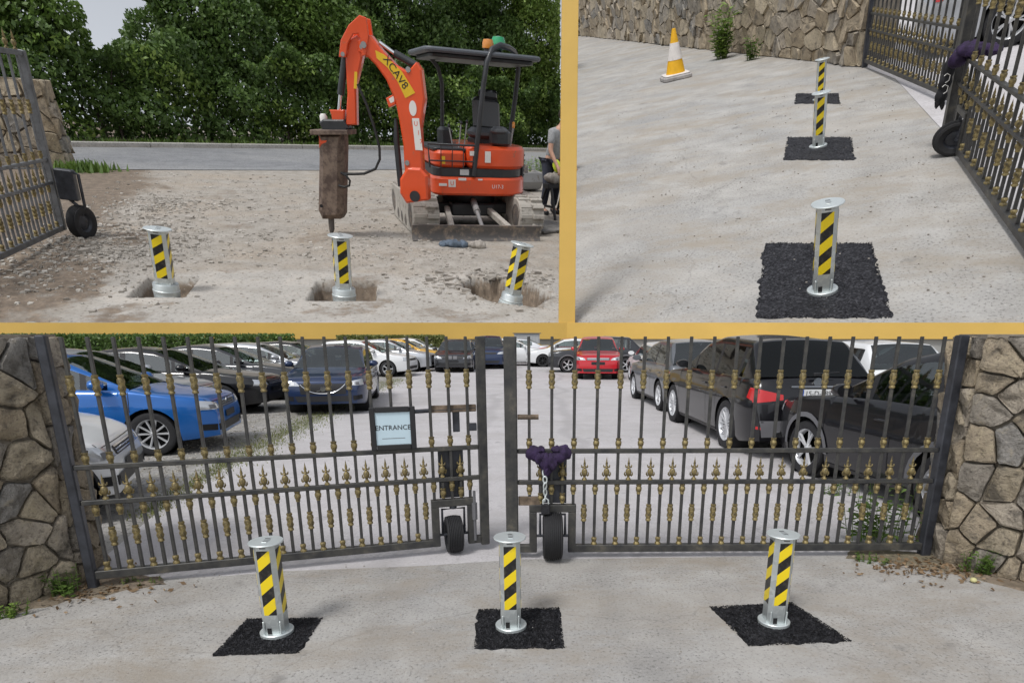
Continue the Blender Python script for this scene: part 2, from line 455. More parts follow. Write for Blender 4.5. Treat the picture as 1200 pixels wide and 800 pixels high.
# ------------------------------------------------------------------ mesh helpers
class MB:
    def __init__(s):
        s.v, s.f = [], []
    def add(s, vs, fs, M=None):
        b = len(s.v)
        if M is not None:
            vs = [M @ Vector(q) for q in vs]
        s.v.extend(tuple(q) for q in vs)
        s.f.extend(tuple(b + i for i in f) for f in fs)
        return s
    def box(s, c, d, M=None, ch=0.0):
        hx, hy, hz = d[0] / 2, d[1] / 2, d[2] / 2
        T = Matrix.Translation(c)
        if M is not None:
            T = T @ M.to_4x4()
        if ch <= 0:
            vs = [(x, y, z) for x in (-hx, hx) for y in (-hy, hy) for z in (-hz, hz)]
            fs = [(0, 1, 3, 2), (4, 6, 7, 5), (0, 4, 5, 1), (2, 3, 7, 6), (0, 2, 6, 4), (1, 5, 7, 3)]
            return s.add(vs, fs, T)
        ch = min(ch, hx * 0.9, hy * 0.9, hz * 0.9)
        ring = lambda a, b: [(-a, -b + ch), (-a + ch, -b), (a - ch, -b), (a, -b + ch), (a, b - ch), (a - ch, b), (-a + ch, b), (-a, b - ch)]
        vs = []
        for z, ins in ((-hz, ch), (-hz + ch, 0), (hz - ch, 0), (hz, ch)):
            vs += [(x, y, z) for x, y in ring(hx - ins, hy - ins)]
        fs = [tuple(range(7, -1, -1)), tuple(range(24, 32))]
        for k in range(3):
            for i in range(8):
                j = (i + 1) % 8
                fs.append((k * 8 + i, k * 8 + j, k * 8 + 8 + j, k * 8 + 8 + i))
        return s.add(vs, fs, T)
    def tube(s, pts, r, n=8, cap=True):
        pts = [Vector(p) for p in pts]
        rs = r if isinstance(r, (list, tuple)) else [r] * len(pts)
        vs, fs = [], []
        up = None
        for i, p in enumerate(pts):
            t = (pts[min(i + 1, len(pts) - 1)] - pts[max(i - 1, 0)]).normalized()
            if up is None:
                up = Vector((0, 0, 1)) if abs(t.z) < 0.9 else Vector((1, 0, 0))
            a = t.cross(up).normalized()
            up = a.cross(t).normalized()
            for k in range(n):
                an = 2 * math.pi * k / n
                vs.append(p + (a * math.cos(an) + up * math.sin(an)) * rs[i])
        for i in range(len(pts) - 1):
            for k in range(n):
                j = (k + 1) % n
                fs.append((i * n + k, i * n + j, (i + 1) * n + j, (i + 1) * n + k))
        if cap:
            fs.append(tuple(range(n - 1, -1, -1)))
            fs.append(tuple(range((len(pts) - 1) * n, len(pts) * n)))
        return s.add(vs, fs)
    def lathe(s, prof, n=16, M=None, closed=False, caps=True):
        vs, fs = [], []
        for r, z in prof:
            for k in range(n):
                a = 2 * math.pi * k / n
                vs.append((r * math.cos(a), r * math.sin(a), z))
        m = len(prof)
        for i in range(m - 1 if not closed else m):
            i2 = (i + 1) % m
            for k in range(n):
                j = (k + 1) % n
                fs.append((i * n + k, i * n + j, i2 * n + j, i2 * n + k))
        if not closed and caps:
            if prof[0][0] > 1e-5:
                fs.append(tuple(range(n - 1, -1, -1)))
            if prof[-1][0] > 1e-5:
                fs.append(tuple(range((m - 1) * n, m * n)))
        return s.add(vs, fs, M)
    def prism(s, poly, t, M=None, ch=0.0):
        """polygon in local x,z, extruded along local y by t (centred)"""
        n = len(poly)
        ar = sum(poly[i][0] * poly[(i + 1) % n][1] - poly[(i + 1) % n][0] * poly[i][1] for i in range(n))
        if ar < 0:
            poly = poly[::-1]
        if ch:
            cx = sum(p[0] for p in poly) / n
            ins = []
            for i in range(n):
                a, b, c = Vector(poly[i - 1]), Vector(poly[i]), Vector(poly[(i + 1) % n])
                e1, e2 = (b - a).normalized(), (c - b).normalized()
                nn = Vector((-e1.y - e2.y, e1.x + e2.x))
                nn = nn.normalized() if nn.length > 1e-6 else Vector((0, 0))
                ins.append((b.x + nn.x * ch, b.y + nn.y * ch))
            lay = [(ins, -t / 2), (poly, -t / 2 + ch), (poly, t / 2 - ch), (ins, t / 2)]
        else:
            lay = [(poly, -t / 2), (poly, t / 2)]
        vs = [(x, y, z) for pl, y in lay for x, z in pl]
        fs = [tuple(range(n)), tuple(range((len(lay) - 1) * n, len(lay) * n))[::-1]]
        for k in range(len(lay) - 1):
            for i in range(n):
                j = (i + 1) % n
                fs.append((k * n + i, (k + 1) * n + i, (k + 1) * n + j, k * n + j))
        return s.add(vs, fs, M)
    def mesh(s, name, m, smooth=None):
        me = bpy.data.meshes.new(name)
        me.from_pydata(s.v, [], s.f)
        me.validate()
        me.materials.append(MATS[m])
        if smooth:
            me.shade_smooth()
            if smooth < 180:
                me.set_sharp_from_angle(angle=R(smooth))
        me.update()
        return me

def link(name, me, parent=None, loc=None, rot=None):
    o = bpy.data.objects.new(name, me)
    C.objects.link(o)
    if parent is not None:
        o.parent = parent
    if loc is not None:
        o.location = loc
    if rot is not None:
        o.rotation_euler = rot
    return o

def obj(name, mb, m, parent=None, smooth=40, loc=None, rot=None):
    return link(name, mb.mesh(name, m, smooth), parent, loc, rot)

def tag(o, label, cat, group=None):
    o["label"] = label
    o["category"] = cat
    if group:
        o["group"] = group
    return o

def struct(o):
    o["kind"] = "structure"
    return o

def stuff(o):
    o["kind"] = "stuff"
    return o

def place(o, site, loc=(0, 0, 0), rotz=0.0, extra=None):
    M = Matrix.Translation(loc) @ Matrix.Rotation(rotz, 4, 'Z')
    if extra is not None:
        M = M @ extra
    o.matrix_world = SITE[site] @ M
    return o

def thing(name, site, label, cat, loc, rotz=0.0, group=None, extra=None):
    o = bpy.data.objects.new(name, None)
    o.empty_display_size = 0.2
    C.objects.link(o)
    place(o, site, loc, rotz, extra)
    return tag(o, label, cat, group)

def copy_tree(o, parent=None):
    c = o.copy()
    C.objects.link(c)
    if parent is not None:
        c.parent = parent
    for ch in o.children:
        copy_tree(ch, c)
    return c

def arr_mesh(name, V, F, m, smooth=None):
    me = bpy.data.meshes.new(name)
    V = np.asarray(V, dtype=np.float32).reshape(-1, 3)
    F = np.asarray(F, dtype=np.int32)
    k = F.shape[1]
    me.vertices.add(len(V))
    me.vertices.foreach_set("co", V.ravel())
    me.loops.add(F.size)
    me.loops.foreach_set("vertex_index", F.ravel())
    me.polygons.add(len(F))
    me.polygons.foreach_set("loop_start", np.arange(len(F), dtype=np.int32) * k)
    me.update(calc_edges=True)
    me.materials.append(MATS[m])
    if smooth:
        me.shade_smooth()
    return me

def text_mesh(txt, size, m, ext=0.001, name="lettering"):
    cu = bpy.data.curves.new("txt", 'FONT')
    cu.body = txt
    cu.size = size
    cu.extrude = ext
    cu.align_x = 'CENTER'
    cu.align_y = 'CENTER'
    cu.resolution_u = 3
    o = bpy.data.objects.new("txt", cu)
    C.objects.link(o)
    dg = bpy.context.evaluated_depsgraph_get()
    me = bpy.data.meshes.new_from_object(o.evaluated_get(dg))
    bpy.data.objects.remove(o)
    me.name = name
    me.materials.clear()
    me.materials.append(MATS[m])
    return me

def vnoise(x, y, z=0.0):
    return mnoise.noise(Vector((x, y, z)))

# ------------------------------------------------------------------ ground sheets
def sheet(name, poly, z, m):
    """flat sheet from a convex outline"""
    me = bpy.data.meshes.new(name)
    me.from_pydata([(x, y, z) for x, y in poly], [], [tuple(range(len(poly)))])
    me.materials.append(MATS[m])
    return struct(link(name, me))

def mk_dig_ground():
    """hardcore and dust with muddy soil where the sheet's own 'mud' value is high"""
    m, nt, b = mat("dig_ground")
    v = coords(nt)
    at = N(nt, "ShaderNodeAttribute", attribute_name="mud")
    f1 = noise_t(nt, v, 0.8, 6, 0.65, 0.5)
    f2 = noise_t(nt, v, 3.5, 7, 0.7)
    f3 = noise_t(nt, v, 26, 4, 0.7)
    f4 = noise_t(nt, v, 7, 5, 0.7)
    stone = ramp(nt, f2, [(0.3, (0.235, 0.21, 0.178)), (0.68, (0.43, 0.40, 0.36))])
    stone = mixc(nt, ramp(nt, f1, [(0.46, (0, 0, 0)), (0.64, (0.75, 0.75, 0.75))]), stone, (0.36, 0.305, 0.245))
    sa = N(nt, "ShaderNodeAttribute", attribute_name="slab")
    f5 = noise_t(nt, v, 1.7, 6, 0.6, 0.5)
    slab_c = ramp(nt, f5, [(0.32, (0.33, 0.305, 0.27)), (0.5, (0.42, 0.40, 0.37)), (0.68, (0.50, 0.46, 0.41))])
    stone = mixc(nt, sa.outputs['Fac'], stone, slab_c)
    soil = ramp(nt, f4, [(0.3, (0.10, 0.08, 0.062)), (0.55, (0.20, 0.155, 0.115)), (0.72, (0.31, 0.255, 0.20))])
    ad = N(nt, "ShaderNodeMath", operation='ADD')
    nt.links.new(at.outputs["Fac"], ad.inputs[0])
    sb = N(nt, "ShaderNodeMath", operation='MULTIPLY_ADD')
    nt.links.new(f4, sb.inputs[0])
    sb.inputs[1].default_value = 1.1
    sb.inputs[2].default_value = -0.55
    nt.links.new(sb.outputs[0], ad.inputs[1])
    c = mixc(nt, ramp(nt, ad.outputs[0], [(0.35, (0, 0, 0)), (0.68, (1, 1, 1))]), stone, soil)
    c = mixc(nt, ramp(nt, f3, [(0.34, (0.85, 0.85, 0.85)), (0.45, (0, 0, 0))]), c, (0.13, 0.11, 0.09))
    c = mixc(nt, ramp(nt, f4, [(0.60, (0, 0, 0)), (0.68, (0.5, 0.5, 0.5))]), c, (0.22, 0.17, 0.12))
    c = mixc(nt, ramp(nt, f3, [(0.62, (0, 0, 0)), (0.72, (0.6, 0.6, 0.6))]), c, (0.60, 0.565, 0.52))
    nt.links.new(c, b.inputs["Base Color"])
    b.inputs["Roughness"].default_value = 0.95
    mth = N(nt, "ShaderNodeMath", operation='MULTIPLY_ADD')
    nt.links.new(f3, mth.inputs[0])
    mth.inputs[1].default_value = 0.5
    nt.links.new(f2, mth.inputs[2])
    bump(nt, b, mth.outputs[0], 0.8, 0.04)
mk_dig_ground()

# ------------------------------------------------------------------ car park entrance: ground
sheet("ground", [(-700, -60), (700, -60), (700, 900), (-700, 900)], -0.008, "gravel")
sheet("yard_floor", [(-3.4, 4.0), (-2.32, 4.14), (-2.0, 4.22), (-0.94, 4.33), (-0.17, 4.47), (0.6, 4.49), (1.8, 4.54), (3.1, 4.58), (14, 4.6), (14, 41),
                     (-6.3, 41), (-5.6, 25), (-4.9, 14.5), (-4.72, 12.7), (-4.5, 9.9), (-4.2, 7.3), (-3.9, 5.8)], -0.004, "yard_concrete")
sheet("entrance_apron", [(-9, -4), (9, -4), (9, 4.62), (3.1, 4.60), (1.8, 4.56), (0.6, 4.51), (-0.17, 4.49), (-0.94, 4.35), (-2.0, 4.24), (-2.32, 4.16), (-3.4, 4.02), (-9, 3.6)], 0.0, "apron_concrete")

def ragged(poly, step, amp, seed):
    """outline points along a polygon, pushed about a little"""
    out = []
    for i, a in enumerate(poly):
        b = poly[(i + 1) % len(poly)]
        a, b = Vector(a), Vector(b)
        n = max(1, int((b - a).length / step))
        nn = Vector(((b - a).y, -(b - a).x)).normalized()
        for k in range(n):
            p = a.lerp(b, k / n)
            d = vnoise(p.x * 9 + seed, p.y * 9, seed) * amp * 1.2 + random.uniform(-amp, amp) * 0.6
            out.append((p.x + nn.x * d, p.y + nn.y * d))
    return out

def rough_patch(name, site, poly, z, m, amp=0.012, seed=0.0, thick=0.008, step=0.035, rings=16, relief=0.006):
    """a laid patch of loose-edged material, its rim thin, its top lumpy"""
    rim = ragged(poly, step, amp, seed)
    cx = sum(p[0] for p in rim) / len(rim)
    cy = sum(p[1] for p in rim) / len(rim)
    n = len(rim)
    vs, fs = [], []
    for j in range(rings):
        t = (j / rings) ** 1.0
        for (x, y) in rim:
            px, py = x + (cx - x) * t, y + (cy - y) * t
            h = -0.002 if j == 0 else thick + vnoise(px * 60, py * 60, seed) * relief + vnoise(px * 9, py * 9, seed) * relief
            vs.append((px, py, z + h))
    vs.append((cx, cy, z + thick))
    for j in range(rings - 1):
        for i in range(n):
            k = (i + 1) % n
            fs.append((j * n + i, j * n + k, (j + 1) * n + k, (j + 1) * n + i))
    for i in range(n):
        fs.append(((rings - 1) * n + i, (rings - 1) * n + (i + 1) % n, rings * n))
    me = bpy.data.meshes.new(name)
    me.from_pydata(vs, [], fs)
    me.materials.append(MATS[m])
    o = struct(link(name, me))
    place(o, site)
    return o

PATCHES = []
for k, q in enumerate(([(-1.85, 3.0), (-1.38, 3.03), (-1.395, 3.463), (-1.867, 3.45)], [(-0.387, 3.08), (0.128, 3.085), (0.113, 3.61), (-0.414, 3.585)],
                       [(1.2, 3.11), (1.823, 3.165), (1.681, 3.687), (1.113, 3.622)])):
    PATCHES.append(('gate', q, 6000, 0.0045))
    rough_patch("tarmac_patch", 'gate', q, 0.001, "fresh_tarmac", 0.02, 3.0 + k, 0.003, 0.03, 16, 0.004)
for k, q in enumerate(([(-0.148, 3.79), (0.595, 3.71), (0.575, 4.95), (-0.155, 5.145)], [(-0.083, 7.69), (0.586, 7.316), (0.612, 8.317), (-0.06, 8.78)],
                       [(-0.007, 10.88), (0.566, 10.34), (0.572, 11.13), (0.008, 11.71)])):
    PATCHES.append(('drive', q, 7000 if k == 0 else 3500, 0.0052))
    rough_patch("tarmac_patch", 'drive', q, 0.002, "fresh_tarmac", 0.022, 13.0 + k, 0.005, 0.035, 16, 0.004)
rough_patch("soil_strip", 'gate', [(-3.7, 3.3), (-3.2, 3.72), (-2.7, 4.0), (-2.85, 4.12), (-3.6, 4.3)], 0.002, "soil", 0.03, 31, 0.006, 0.06)
rough_patch("soil_strip", 'gate', [(2.45, 4.52), (2.9, 4.32), (3.2, 4.1), (3.55, 3.72), (3.8, 3.9), (3.35, 4.6), (2.6, 4.75)], 0.002, "soil", 0.03, 35, 0.006, 0.06)

# ------------------------------------------------------------------ raised terraces behind the car park
EL = [(-62.0, 31.3), (1.77, 44.25), (34.0, 28.8)]
def edge_run(z0, z1, front, back):
    mb = MB()
    vs, fs = [], []
    for (x, y) in EL:
        s = y
        vs += [(x, y - front, z0(s)), (x, y - front, z1(s)), (x, y + back, z1(s)), (x, y + back, z0(s))]
    for i in range(len(EL) - 1):
        for k in range(4):
            j = (k + 1) % 4
            fs.append((i * 4 + k, i * 4 + j, i * 4 + 4 + j, i * 4 + 4 + k))
    fs += [(0, 3, 2, 1), (8, 9, 10, 11)]
    return mb.add(vs, fs)
ew = thing("edge_wall", 'gate', "long gold edge wall running across behind the car park under both raised terraces", "wall", (0, 0, 0))
obj("coping", edge_run(lambda y: EYE - 0.0094 * y, lambda y: EYE + 0.0158 * y, 0.3, 0.9), "edge_gold", ew, None)
obj("retaining_face", edge_run(lambda y: -0.02, lambda y: EYE - 0.0094 * y, 0.0, 0.8), "render_wall", ew, None)
gp = thing("gold_pillar", 'gate', "tall slim gold pillar standing upright between the digger site and the cone driveway", "pillar", (1.77, 44.4, 0))
mb = MB()
mb.prism([(-0.58, 2.0), (0.58, 2.0), (0.505, 26), (-0.505, 26)], 0.9, None, 0.02)
obj("shaft", mb, "edge_gold", gp, None)
mb = MB()
mb.box((0, 0, 1.0), (0.9, 0.7, 2.0))
obj("footing", mb, "render_wall", gp, None)

# dig site terrain
PITS = [([(-1.6, 6.78), (-1.125, 6.71), (-1.053, 7.5), (-1.522, 7.56)], 0.22, 0.012),
        ([(-0.005, 6.436), (0.645, 6.344), (0.749, 7.1), (0.132, 7.17)], 0.22, 0.02),
        ([(1.62, 6.75), (1.8, 6.15), (2.2, 5.86), (2.5, 6.2), (2.52, 6.72), (2.2, 7.05), (1.85, 7.15)], 0.27, 0.10)]
def seg_sd(poly, X, Y):
    """signed distance to a counter-clockwise polygon, positive inside"""
    d = np.full(X.shape, 1e9)
    ins = np.zeros(X.shape, bool)
    n = len(poly)
    for i in range(n):
        ax, ay = poly[i]
        bx, by = poly[(i + 1) % n]
        ex, ey = bx - ax, by - ay
        t = np.clip(((X - ax) * ex + (Y - ay) * ey) / (ex * ex + ey * ey), 0, 1)
        d = np.minimum(d, np.hypot(X - ax - t * ex, Y - ay - t * ey))
        c = ((ay > Y) != (by > Y)) & (X < (bx - ax) * (Y - ay) / (by - ay + 1e-12) + ax)
        ins ^= c
    return np.where(ins, d, -d)
def grid_noise(X, Y, sc, seed):
    return np.array([mnoise.fractal(Vector((x * sc, y * sc, seed)), 0.9, 2.0, 4) for x, y in zip(X.ravel(), Y.ravel())]).reshape(X.shape)
S_ROWS = np.concatenate([np.arange(0, 2.2, 0.024), np.arange(2.2, 5.2, 0.05), 5.2 * np.exp(np.linspace(0.02, 1.75, 34))])
NX = 300
SX, SI = np.meshgrid(np.linspace(0, 1, NX), np.arange(len(S_ROWS)))
SS = S_ROWS[SI]
XL = -2.9 - 0.75 * SS
y0 = 5.95
XR = 2.37 + 0.40 * SS
GX = XL + (XR - XL) * SX
GY = 6.14 - 0.167 * (GX + 2.58) * np.clip(1 - SS / 30, 0, 1) + SS
GX = np.minimum(GX, 0.148 + 0.4025 * GY)
n1 = grid_noise(GX, GY, 1.1, 3.0)
n2 = grid_noise(GX, GY, 9.0, 8.0)
fade = np.clip((10.5 - SS) / 3.0, 0, 1)
left = np.clip((-1.35 - GX - 0.10 * (GY - 7) + 0.7 * n1) / 1.5, 0, 1)
slab = np.clip((1.95 - SS + 0.25 * n1) / 0.25, 0, 1) * np.clip((GX + 2.05 + 0.15 * n1) / 0.3, 0, 1)
GZ = fade * (0.012 * n1 + (0.007 + 0.018 * left) * n2) * (1 - 0.75 * slab)
mud = left * 0.85 + np.clip((GX + 2.2) / -3.0, 0, 0.5) + 0.5 * np.clip(n1 * 1.8 - 0.05, 0, 1) * (SS < 9)
front = np.clip((0.42 - SS + 0.12 * n1) / 0.15, 0, 1)
mud = np.maximum(mud, 0.25 * front)
for poly, dep, wob in PITS:
    sd_ = seg_sd(poly, GX, GY) + wob * n2 * 0.55
    k = np.clip((sd_ + 0.01) / 0.03, 0, 1)
    GZ = GZ - dep * k + 0.03 * n2 * k
    mud = np.maximum(mud, 1.5 * k)
    rim = np.exp(-((sd_ + 0.06) / 0.10) ** 2) * (wob > 0.04)
    GZ = GZ + 0.028 * rim * np.clip(n2 + 0.35, 0, 1)
    mud = np.maximum(mud, 0.45 * rim)
idx = np.arange(GX.size).reshape(GX.shape)
Fq = np.stack([idx[:-1, :-1], idx[:-1, 1:], idx[1:, 1:], idx[1:, :-1]], -1).reshape(-1, 4)
me = arr_mesh("dig_terrain", np.stack([GX, GY, GZ], -1), Fq, "dig_ground", True)
a = me.attributes.new("slab", 'FLOAT', 'POINT')
a.data.foreach_set("value", (slab * 0.85).ravel().astype(np.float32))
a = me.attributes.new("mud", 'FLOAT', 'POINT')
a.data.foreach_set("value", mud.ravel().astype(np.float32))
place(struct(link("terrain", me)), 'dig')

def hedge_y(x):
    return 23.5 + 0.40 * (x + 7.2)
def dig_edge(y):
    return 0.12 + 0.4025 * y
pts = [(-16, 13.4), (-9, 15.9), (-5.3, 17.2), (-2.5, 17.8), (1.0, 18.7), (4, 19.9), (dig_edge(20.9), 20.9), (dig_edge(29.6), 29.6), (0.6, 25.6), (-7.1, 22.3), (-16, 18.8)]
mb = MB()
mb.add([(x, y, 0.012) for x, y in pts], [tuple(range(len(pts)))])
place(struct(obj("road", mb, "road_tarmac", None, None)), 'dig')
def strip(name, off0, off1, z0, z1, m):
    mb = MB()
    for i in range(14):
        xa, xb = -17 + i * 2.2, -17 + i * 2.2 + 2.185
        xb = min(xb, 13.2)
        vs = []
        for x in (xa, xb):
            for o_ in (off0, off1):
                y = hedge_y(x) + o_
                xx = min(x, dig_edge(y))
                vs += [(xx, y, z0), (xx, y, z1)]
        mb.add(vs, [(0, 1, 5, 4), (2, 6, 7, 3), (1, 3, 7, 5), (0, 4, 6, 2), (0, 2, 3, 1), (4, 5, 7, 6)])
    o = struct(obj(name, mb, m, None, None))
    return place(o, 'dig')
strip("kerb", -1.05, -0.62, 0.0, 0.12, "kerb_stone")
strip("verge", -0.62, 2.5, -0.02, 0.10, "soil")

# finished driveway ground
mb = MB()
ny, nx = 70, 40
vs = []
for j in range(ny + 1):
    y = 3.55 * (52 / 3.55) ** (j / ny)
    for i in range(nx + 1):
        xr = 2.6 + 0.10 * y
        xl = -0.28 - 0.2897 * (y + (0.155 + 0.1023 * 1.4) * max(0, 1 - j / 12))
        x = xl + (xr - xl) * i / nx
        yy = y + (3.705 - 0.1023 * x - 3.55) * max(0, 1 - j / 12)
        vs.append((x, yy, vnoise(x * 0.7, yy * 0.7) * 0.02 * min(1, j / 12) * min(1, max(0, -0.5 - x))))
fs = [(j * (nx + 1) + i, j * (nx + 1) + i + 1, (j + 1) * (nx + 1) + i + 1, (j + 1) * (nx + 1) + i) for j in range(ny) for i in range(nx)]
mb.add(vs, fs)
place(struct(obj("driveway", mb, "drive_concrete", None, 180)), 'drive')
mb = MB()
mb.add([(x, y, 0.005) for x, y in [(1.46, 3.61), (2.9, 3.47), (7, 44), (0.9, 44), (0.95, 13.6), (1.34, 11.5), (1.45, 7.8)]], [tuple(range(7))])
place(struct(obj("inner_yard", mb, "yard_concrete", None, None)), 'drive')

# ------------------------------------------------------------------ stone walls, stone by stone
def clip_poly(poly, a, b, c):
    out = []
    n = len(poly)
    for i in range(n):
        p, q = poly[i], poly[(i + 1) % n]
        dp, dq = a * p[0] + b * p[1] - c, a * q[0] + b * q[1] - c
        if dp <= 0:
            out.append(p)
        if (dp < 0 < dq) or (dq < 0 < dp):
            t = dp / (dp - dq)
            out.append((p[0] + (q[0] - p[0]) * t, p[1] + (q[1] - p[1]) * t))
    return out

def cells(W, Hh, nx, nz, jit, seed):
    r = random.Random(seed)
    pts = []
    for j in range(nz):
        for i in range(nx):
            pts.append(((i + 0.5 + (0.25 if j % 2 else -0.25) + r.uniform(-jit, jit)) * W / nx, (j + 0.5 + r.uniform(-jit, jit)) * Hh / nz))
    out = []
    for k, p in enumerate(pts):
        poly = [(0, 0), (W, 0), (W, Hh), (0, Hh)]
        near = sorted((q for m_, q in enumerate(pts) if m_ != k), key=lambda q: (q[0] - p[0]) ** 2 + (q[1] - p[1]) ** 2)[:18]
        for q in near:
            a, b = q[0] - p[0], q[1] - p[1]
            c = (q[0] ** 2 + q[1] ** 2 - p[0] ** 2 - p[1] ** 2) / 2
            poly = clip_poly(poly, a, b, c)
            if len(poly) < 3:
                break
        if len(poly) >= 3:
            out.append(poly)
    return out

def stone_mesh(poly, depth, gap, r, fine=False):
    """one stone: local x along the wall, z up, front towards -y"""
    n = len(poly)
    cx = sum(p[0] for p in poly) / n
    cz = sum(p[1] for p in poly) / n
    pts = []
    for i in range(n):                                   # corners knocked off
        a, b = Vector(poly[i]), Vector(poly[(i + 1) % n])
        if (b - a).length > 0.1 * gap:
            pts += [a.lerp(b, 0.09), a.lerp(b, 0.36), a.lerp(b, 0.64), a.lerp(b, 0.91)]
    size = max(max(p.x for p in pts) - min(p.x for p in pts), max(p.y for p in pts) - min(p.y for p in pts))
    q = []
    for p in pts:
        d = Vector((p.x - cx, p.y - cz))
        s = max(0.3, 1 - gap / max(d.length, 1e-4)) * (1 + r.uniform(-0.07, 0.02))
        q.append(d * s)
    m = len(q)
    tx, tz = r.uniform(-0.22, 0.22), r.uniform(-0.22, 0.22)
    so = r.uniform(0, 50)
    vs = []
    levels = ((1.0, 0.05), (1.0, -depth * 0.5), (0.965, -depth * 0.85), (0.80, -depth), (0.55, -depth * 1.03), (0.28, -depth * 1.05)) if fine else \
        ((1.0, 0.05), (1.0, -depth * 0.62), (0.955, -depth * 0.95), (0.62, -depth * 1.0))
    for li, (sc, y) in enumerate(levels):
        for p in q:
            if fine:
                jj = 0 if li == 0 else depth * (0.75 * mnoise.noise(Vector((p.x * sc * 11 + so, p.y * sc * 11, so))) + 0.40 * mnoise.noise(Vector((p.x * sc * 30 + so, p.y * sc * 30, so)))) * min(1, 0.35 + 0.3 * li)
            else:
                jj = r.uniform(-0.3, 0.3) * depth if sc < 1 else 0
            vs.append((p.x * sc, y + jj + (tx * p.x + tz * p.y) * (sc < 1) * sc, p.y * sc))
    vs.append((0, -depth * 1.05, 0))
    fs = []
    nl = len(levels)
    for k in range(nl - 1):
        for i in range(m):
            j = (i + 1) % m
            fs.append((k * m + i, k * m + j, (k + 1) * m + j, (k + 1) * m + i))
    for i in range(m):
        fs.append(((nl - 1) * m + i, (nl - 1) * m + (i + 1) % m, nl * m))
    me = bpy.data.meshes.new("stone")
    me.from_pydata(vs, [], fs)
    me.materials.append(MATS["wall_stone"])
    me.shade_smooth()
    me.set_sharp_from_angle(angle=R(34))
    return me, (cx, cz)

def stone_face(parent, p0, p1, Hh, nx, nz, depth, gap, seed, warp=None, jit=0.33, fine=False):
    """stones on the vertical face that runs from p0 to p1 as seen from outside, left to right"""
    r = random.Random(seed)
    a, b = Vector((*p0, 0)), Vector((*p1, 0))
    W = (b - a).length
    ang = math.atan2((b - a).y, (b - a).x)
    u = (b - a).normalized()
    for poly in cells(W if warp is None else warp[0], Hh, nx, nz, jit, seed):
        if warp:
            poly = [warp[1](x, z) for x, z in poly]
        me, (cx, cz) = stone_mesh(poly, depth * r.uniform(0.75, 1.3) * (1 if warp is None else warp[2](cx0(poly))), gap * (1 if warp is None else warp[2](cx0(poly))), r, fine)
        p = a + u * cx
        link("stone", me, parent, (p.x, p.y, cz), (0, 0, ang))
def cx0(poly):
    return sum(p[0] for p in poly) / len(poly)

wl = thing("stone_wall", 'gate', "rough stone wall end at the left gate post, weeds at its foot", "wall", (0, 0, 0))
mb = MB()
mb.add([(x, y, z) for z in (-0.02, 1.74) for x, y in ((-3.75, 3.22), (-3.36, 3.99), (-3.51, 4.46), (-4.3, 4.46), (-4.3, 3.3))],
       [(0, 1, 6, 5), (1, 2, 7, 6), (2, 3, 8, 7), (3, 4, 9, 8), (4, 0, 5, 9), (5, 6, 7, 8, 9)])
obj("mortar_core", mb, "mortar", wl, None)
stone_face(wl, (-3.75, 3.2), (-3.335, 3.985), 1.73, 5, 8, 0.034, 0.006, 21, None, 0.46, True)
stone_face(wl, (-3.33, 3.98), (-3.49, 4.46), 1.73, 3, 8, 0.030, 0.006, 22, None, 0.4, True)
wr_ = thing("stone_wall", 'gate', "rough stone wall at the right gate post beside the black car", "wall", (0, 0, 0))
mb = MB()
mb.add([(x, y, z) for z in (-0.02, 1.74) for x, y in ((3.36, 4.98), (3.20, 4.44), (3.85, 3.72), (5.6, 3.8), (5.6, 4.55), (3.6, 4.98))],
       [(0, 1, 7, 6), (1, 2, 8, 7), (2, 3, 9, 8), (3, 4, 10, 9), (4, 5, 11, 10), (5, 0, 6, 11), (6, 7, 8, 9, 10, 11)])
obj("mortar_core", mb, "mortar", wr_, None)
stone_face(wr_, (3.33, 4.98), (3.17, 4.43), 1.73, 3, 8, 0.030, 0.006, 43, None, 0.42, True)
stone_face(wr_, (3.85, 3.69), (5.6, 3.77), 1.73, 6, 7, 0.045, 0.008, 45, None, 0.46)
stone_face(wl, (-4.3, 3.27), (-3.76, 3.2), 1.73, 2, 6, 0.045, 0.008, 46, None, 0.46)
stone_face(wr_, (3.165, 4.42), (3.83, 3.69), 1.73, 5, 8, 0.034, 0.006, 44, None, 0.46, True)

wd = thing("stone_wall", 'dig', "low stone wall standing behind the open gate by the road", "wall", (-6.6, 17.35, 0))
mb = MB()
mb.box((1.02, 0.3, 0.8), (2.2, 0.5, 1.62))
obj("mortar_core", mb, "mortar", wd, None)
stone_face(wd, (-0.1, 0.03), (2.14, 0.03), 1.62, 6, 5, 0.05, 0.012, 51)
stone_face(wd, (2.14, 0.03), (2.14, 0.56), 1.62, 2, 5, 0.05, 0.012, 52)

W0, W1 = Vector((-14.9, 50.7)), Vector((0.72, 13.9))
WLEN = (W1 - W0).length
ww = thing("stone_wall", 'drive', "long rubble stone wall along the back of the driveway behind the cone", "wall", (0, 0, 0))
WU = (W1 - W0).normalized()
WN = Vector((WU.y, -WU.x))
def wall_h(d):
    return 2.65 + (1.16 - 2.65) * d / WLEN
mb = MB()
vs = []
for d in (0, WLEN):
    p = W0 + WU * d
    for off in (-0.03, -0.5):
        q = p + WN * off
        for z in (-0.02, wall_h(d)):
            vs.append((q.x, q.y, z))
mb.add(vs, [(0, 1, 5, 4), (2, 6, 7, 3), (1, 3, 7, 5), (0, 2, 3, 1), (4, 5, 7, 6)])
obj("mortar_core", mb, "mortar", ww, None)
S_A, S_B = 1.5, 0.50                                   # stone size at the far and the near end
NU = 30
kk = math.log(S_A / S_B) / WLEN
def wmap(x, z):                                          # unit cells to metres along the wall, smaller stones towards the near end
    tot = (1 / kk) * (math.exp(kk * WLEN) - 1) / S_A
    xx = x / NU2 * tot
    d = math.log(1 + xx * kk * S_A) / kk
    return (d, z * wall_h(d) / 4.0)
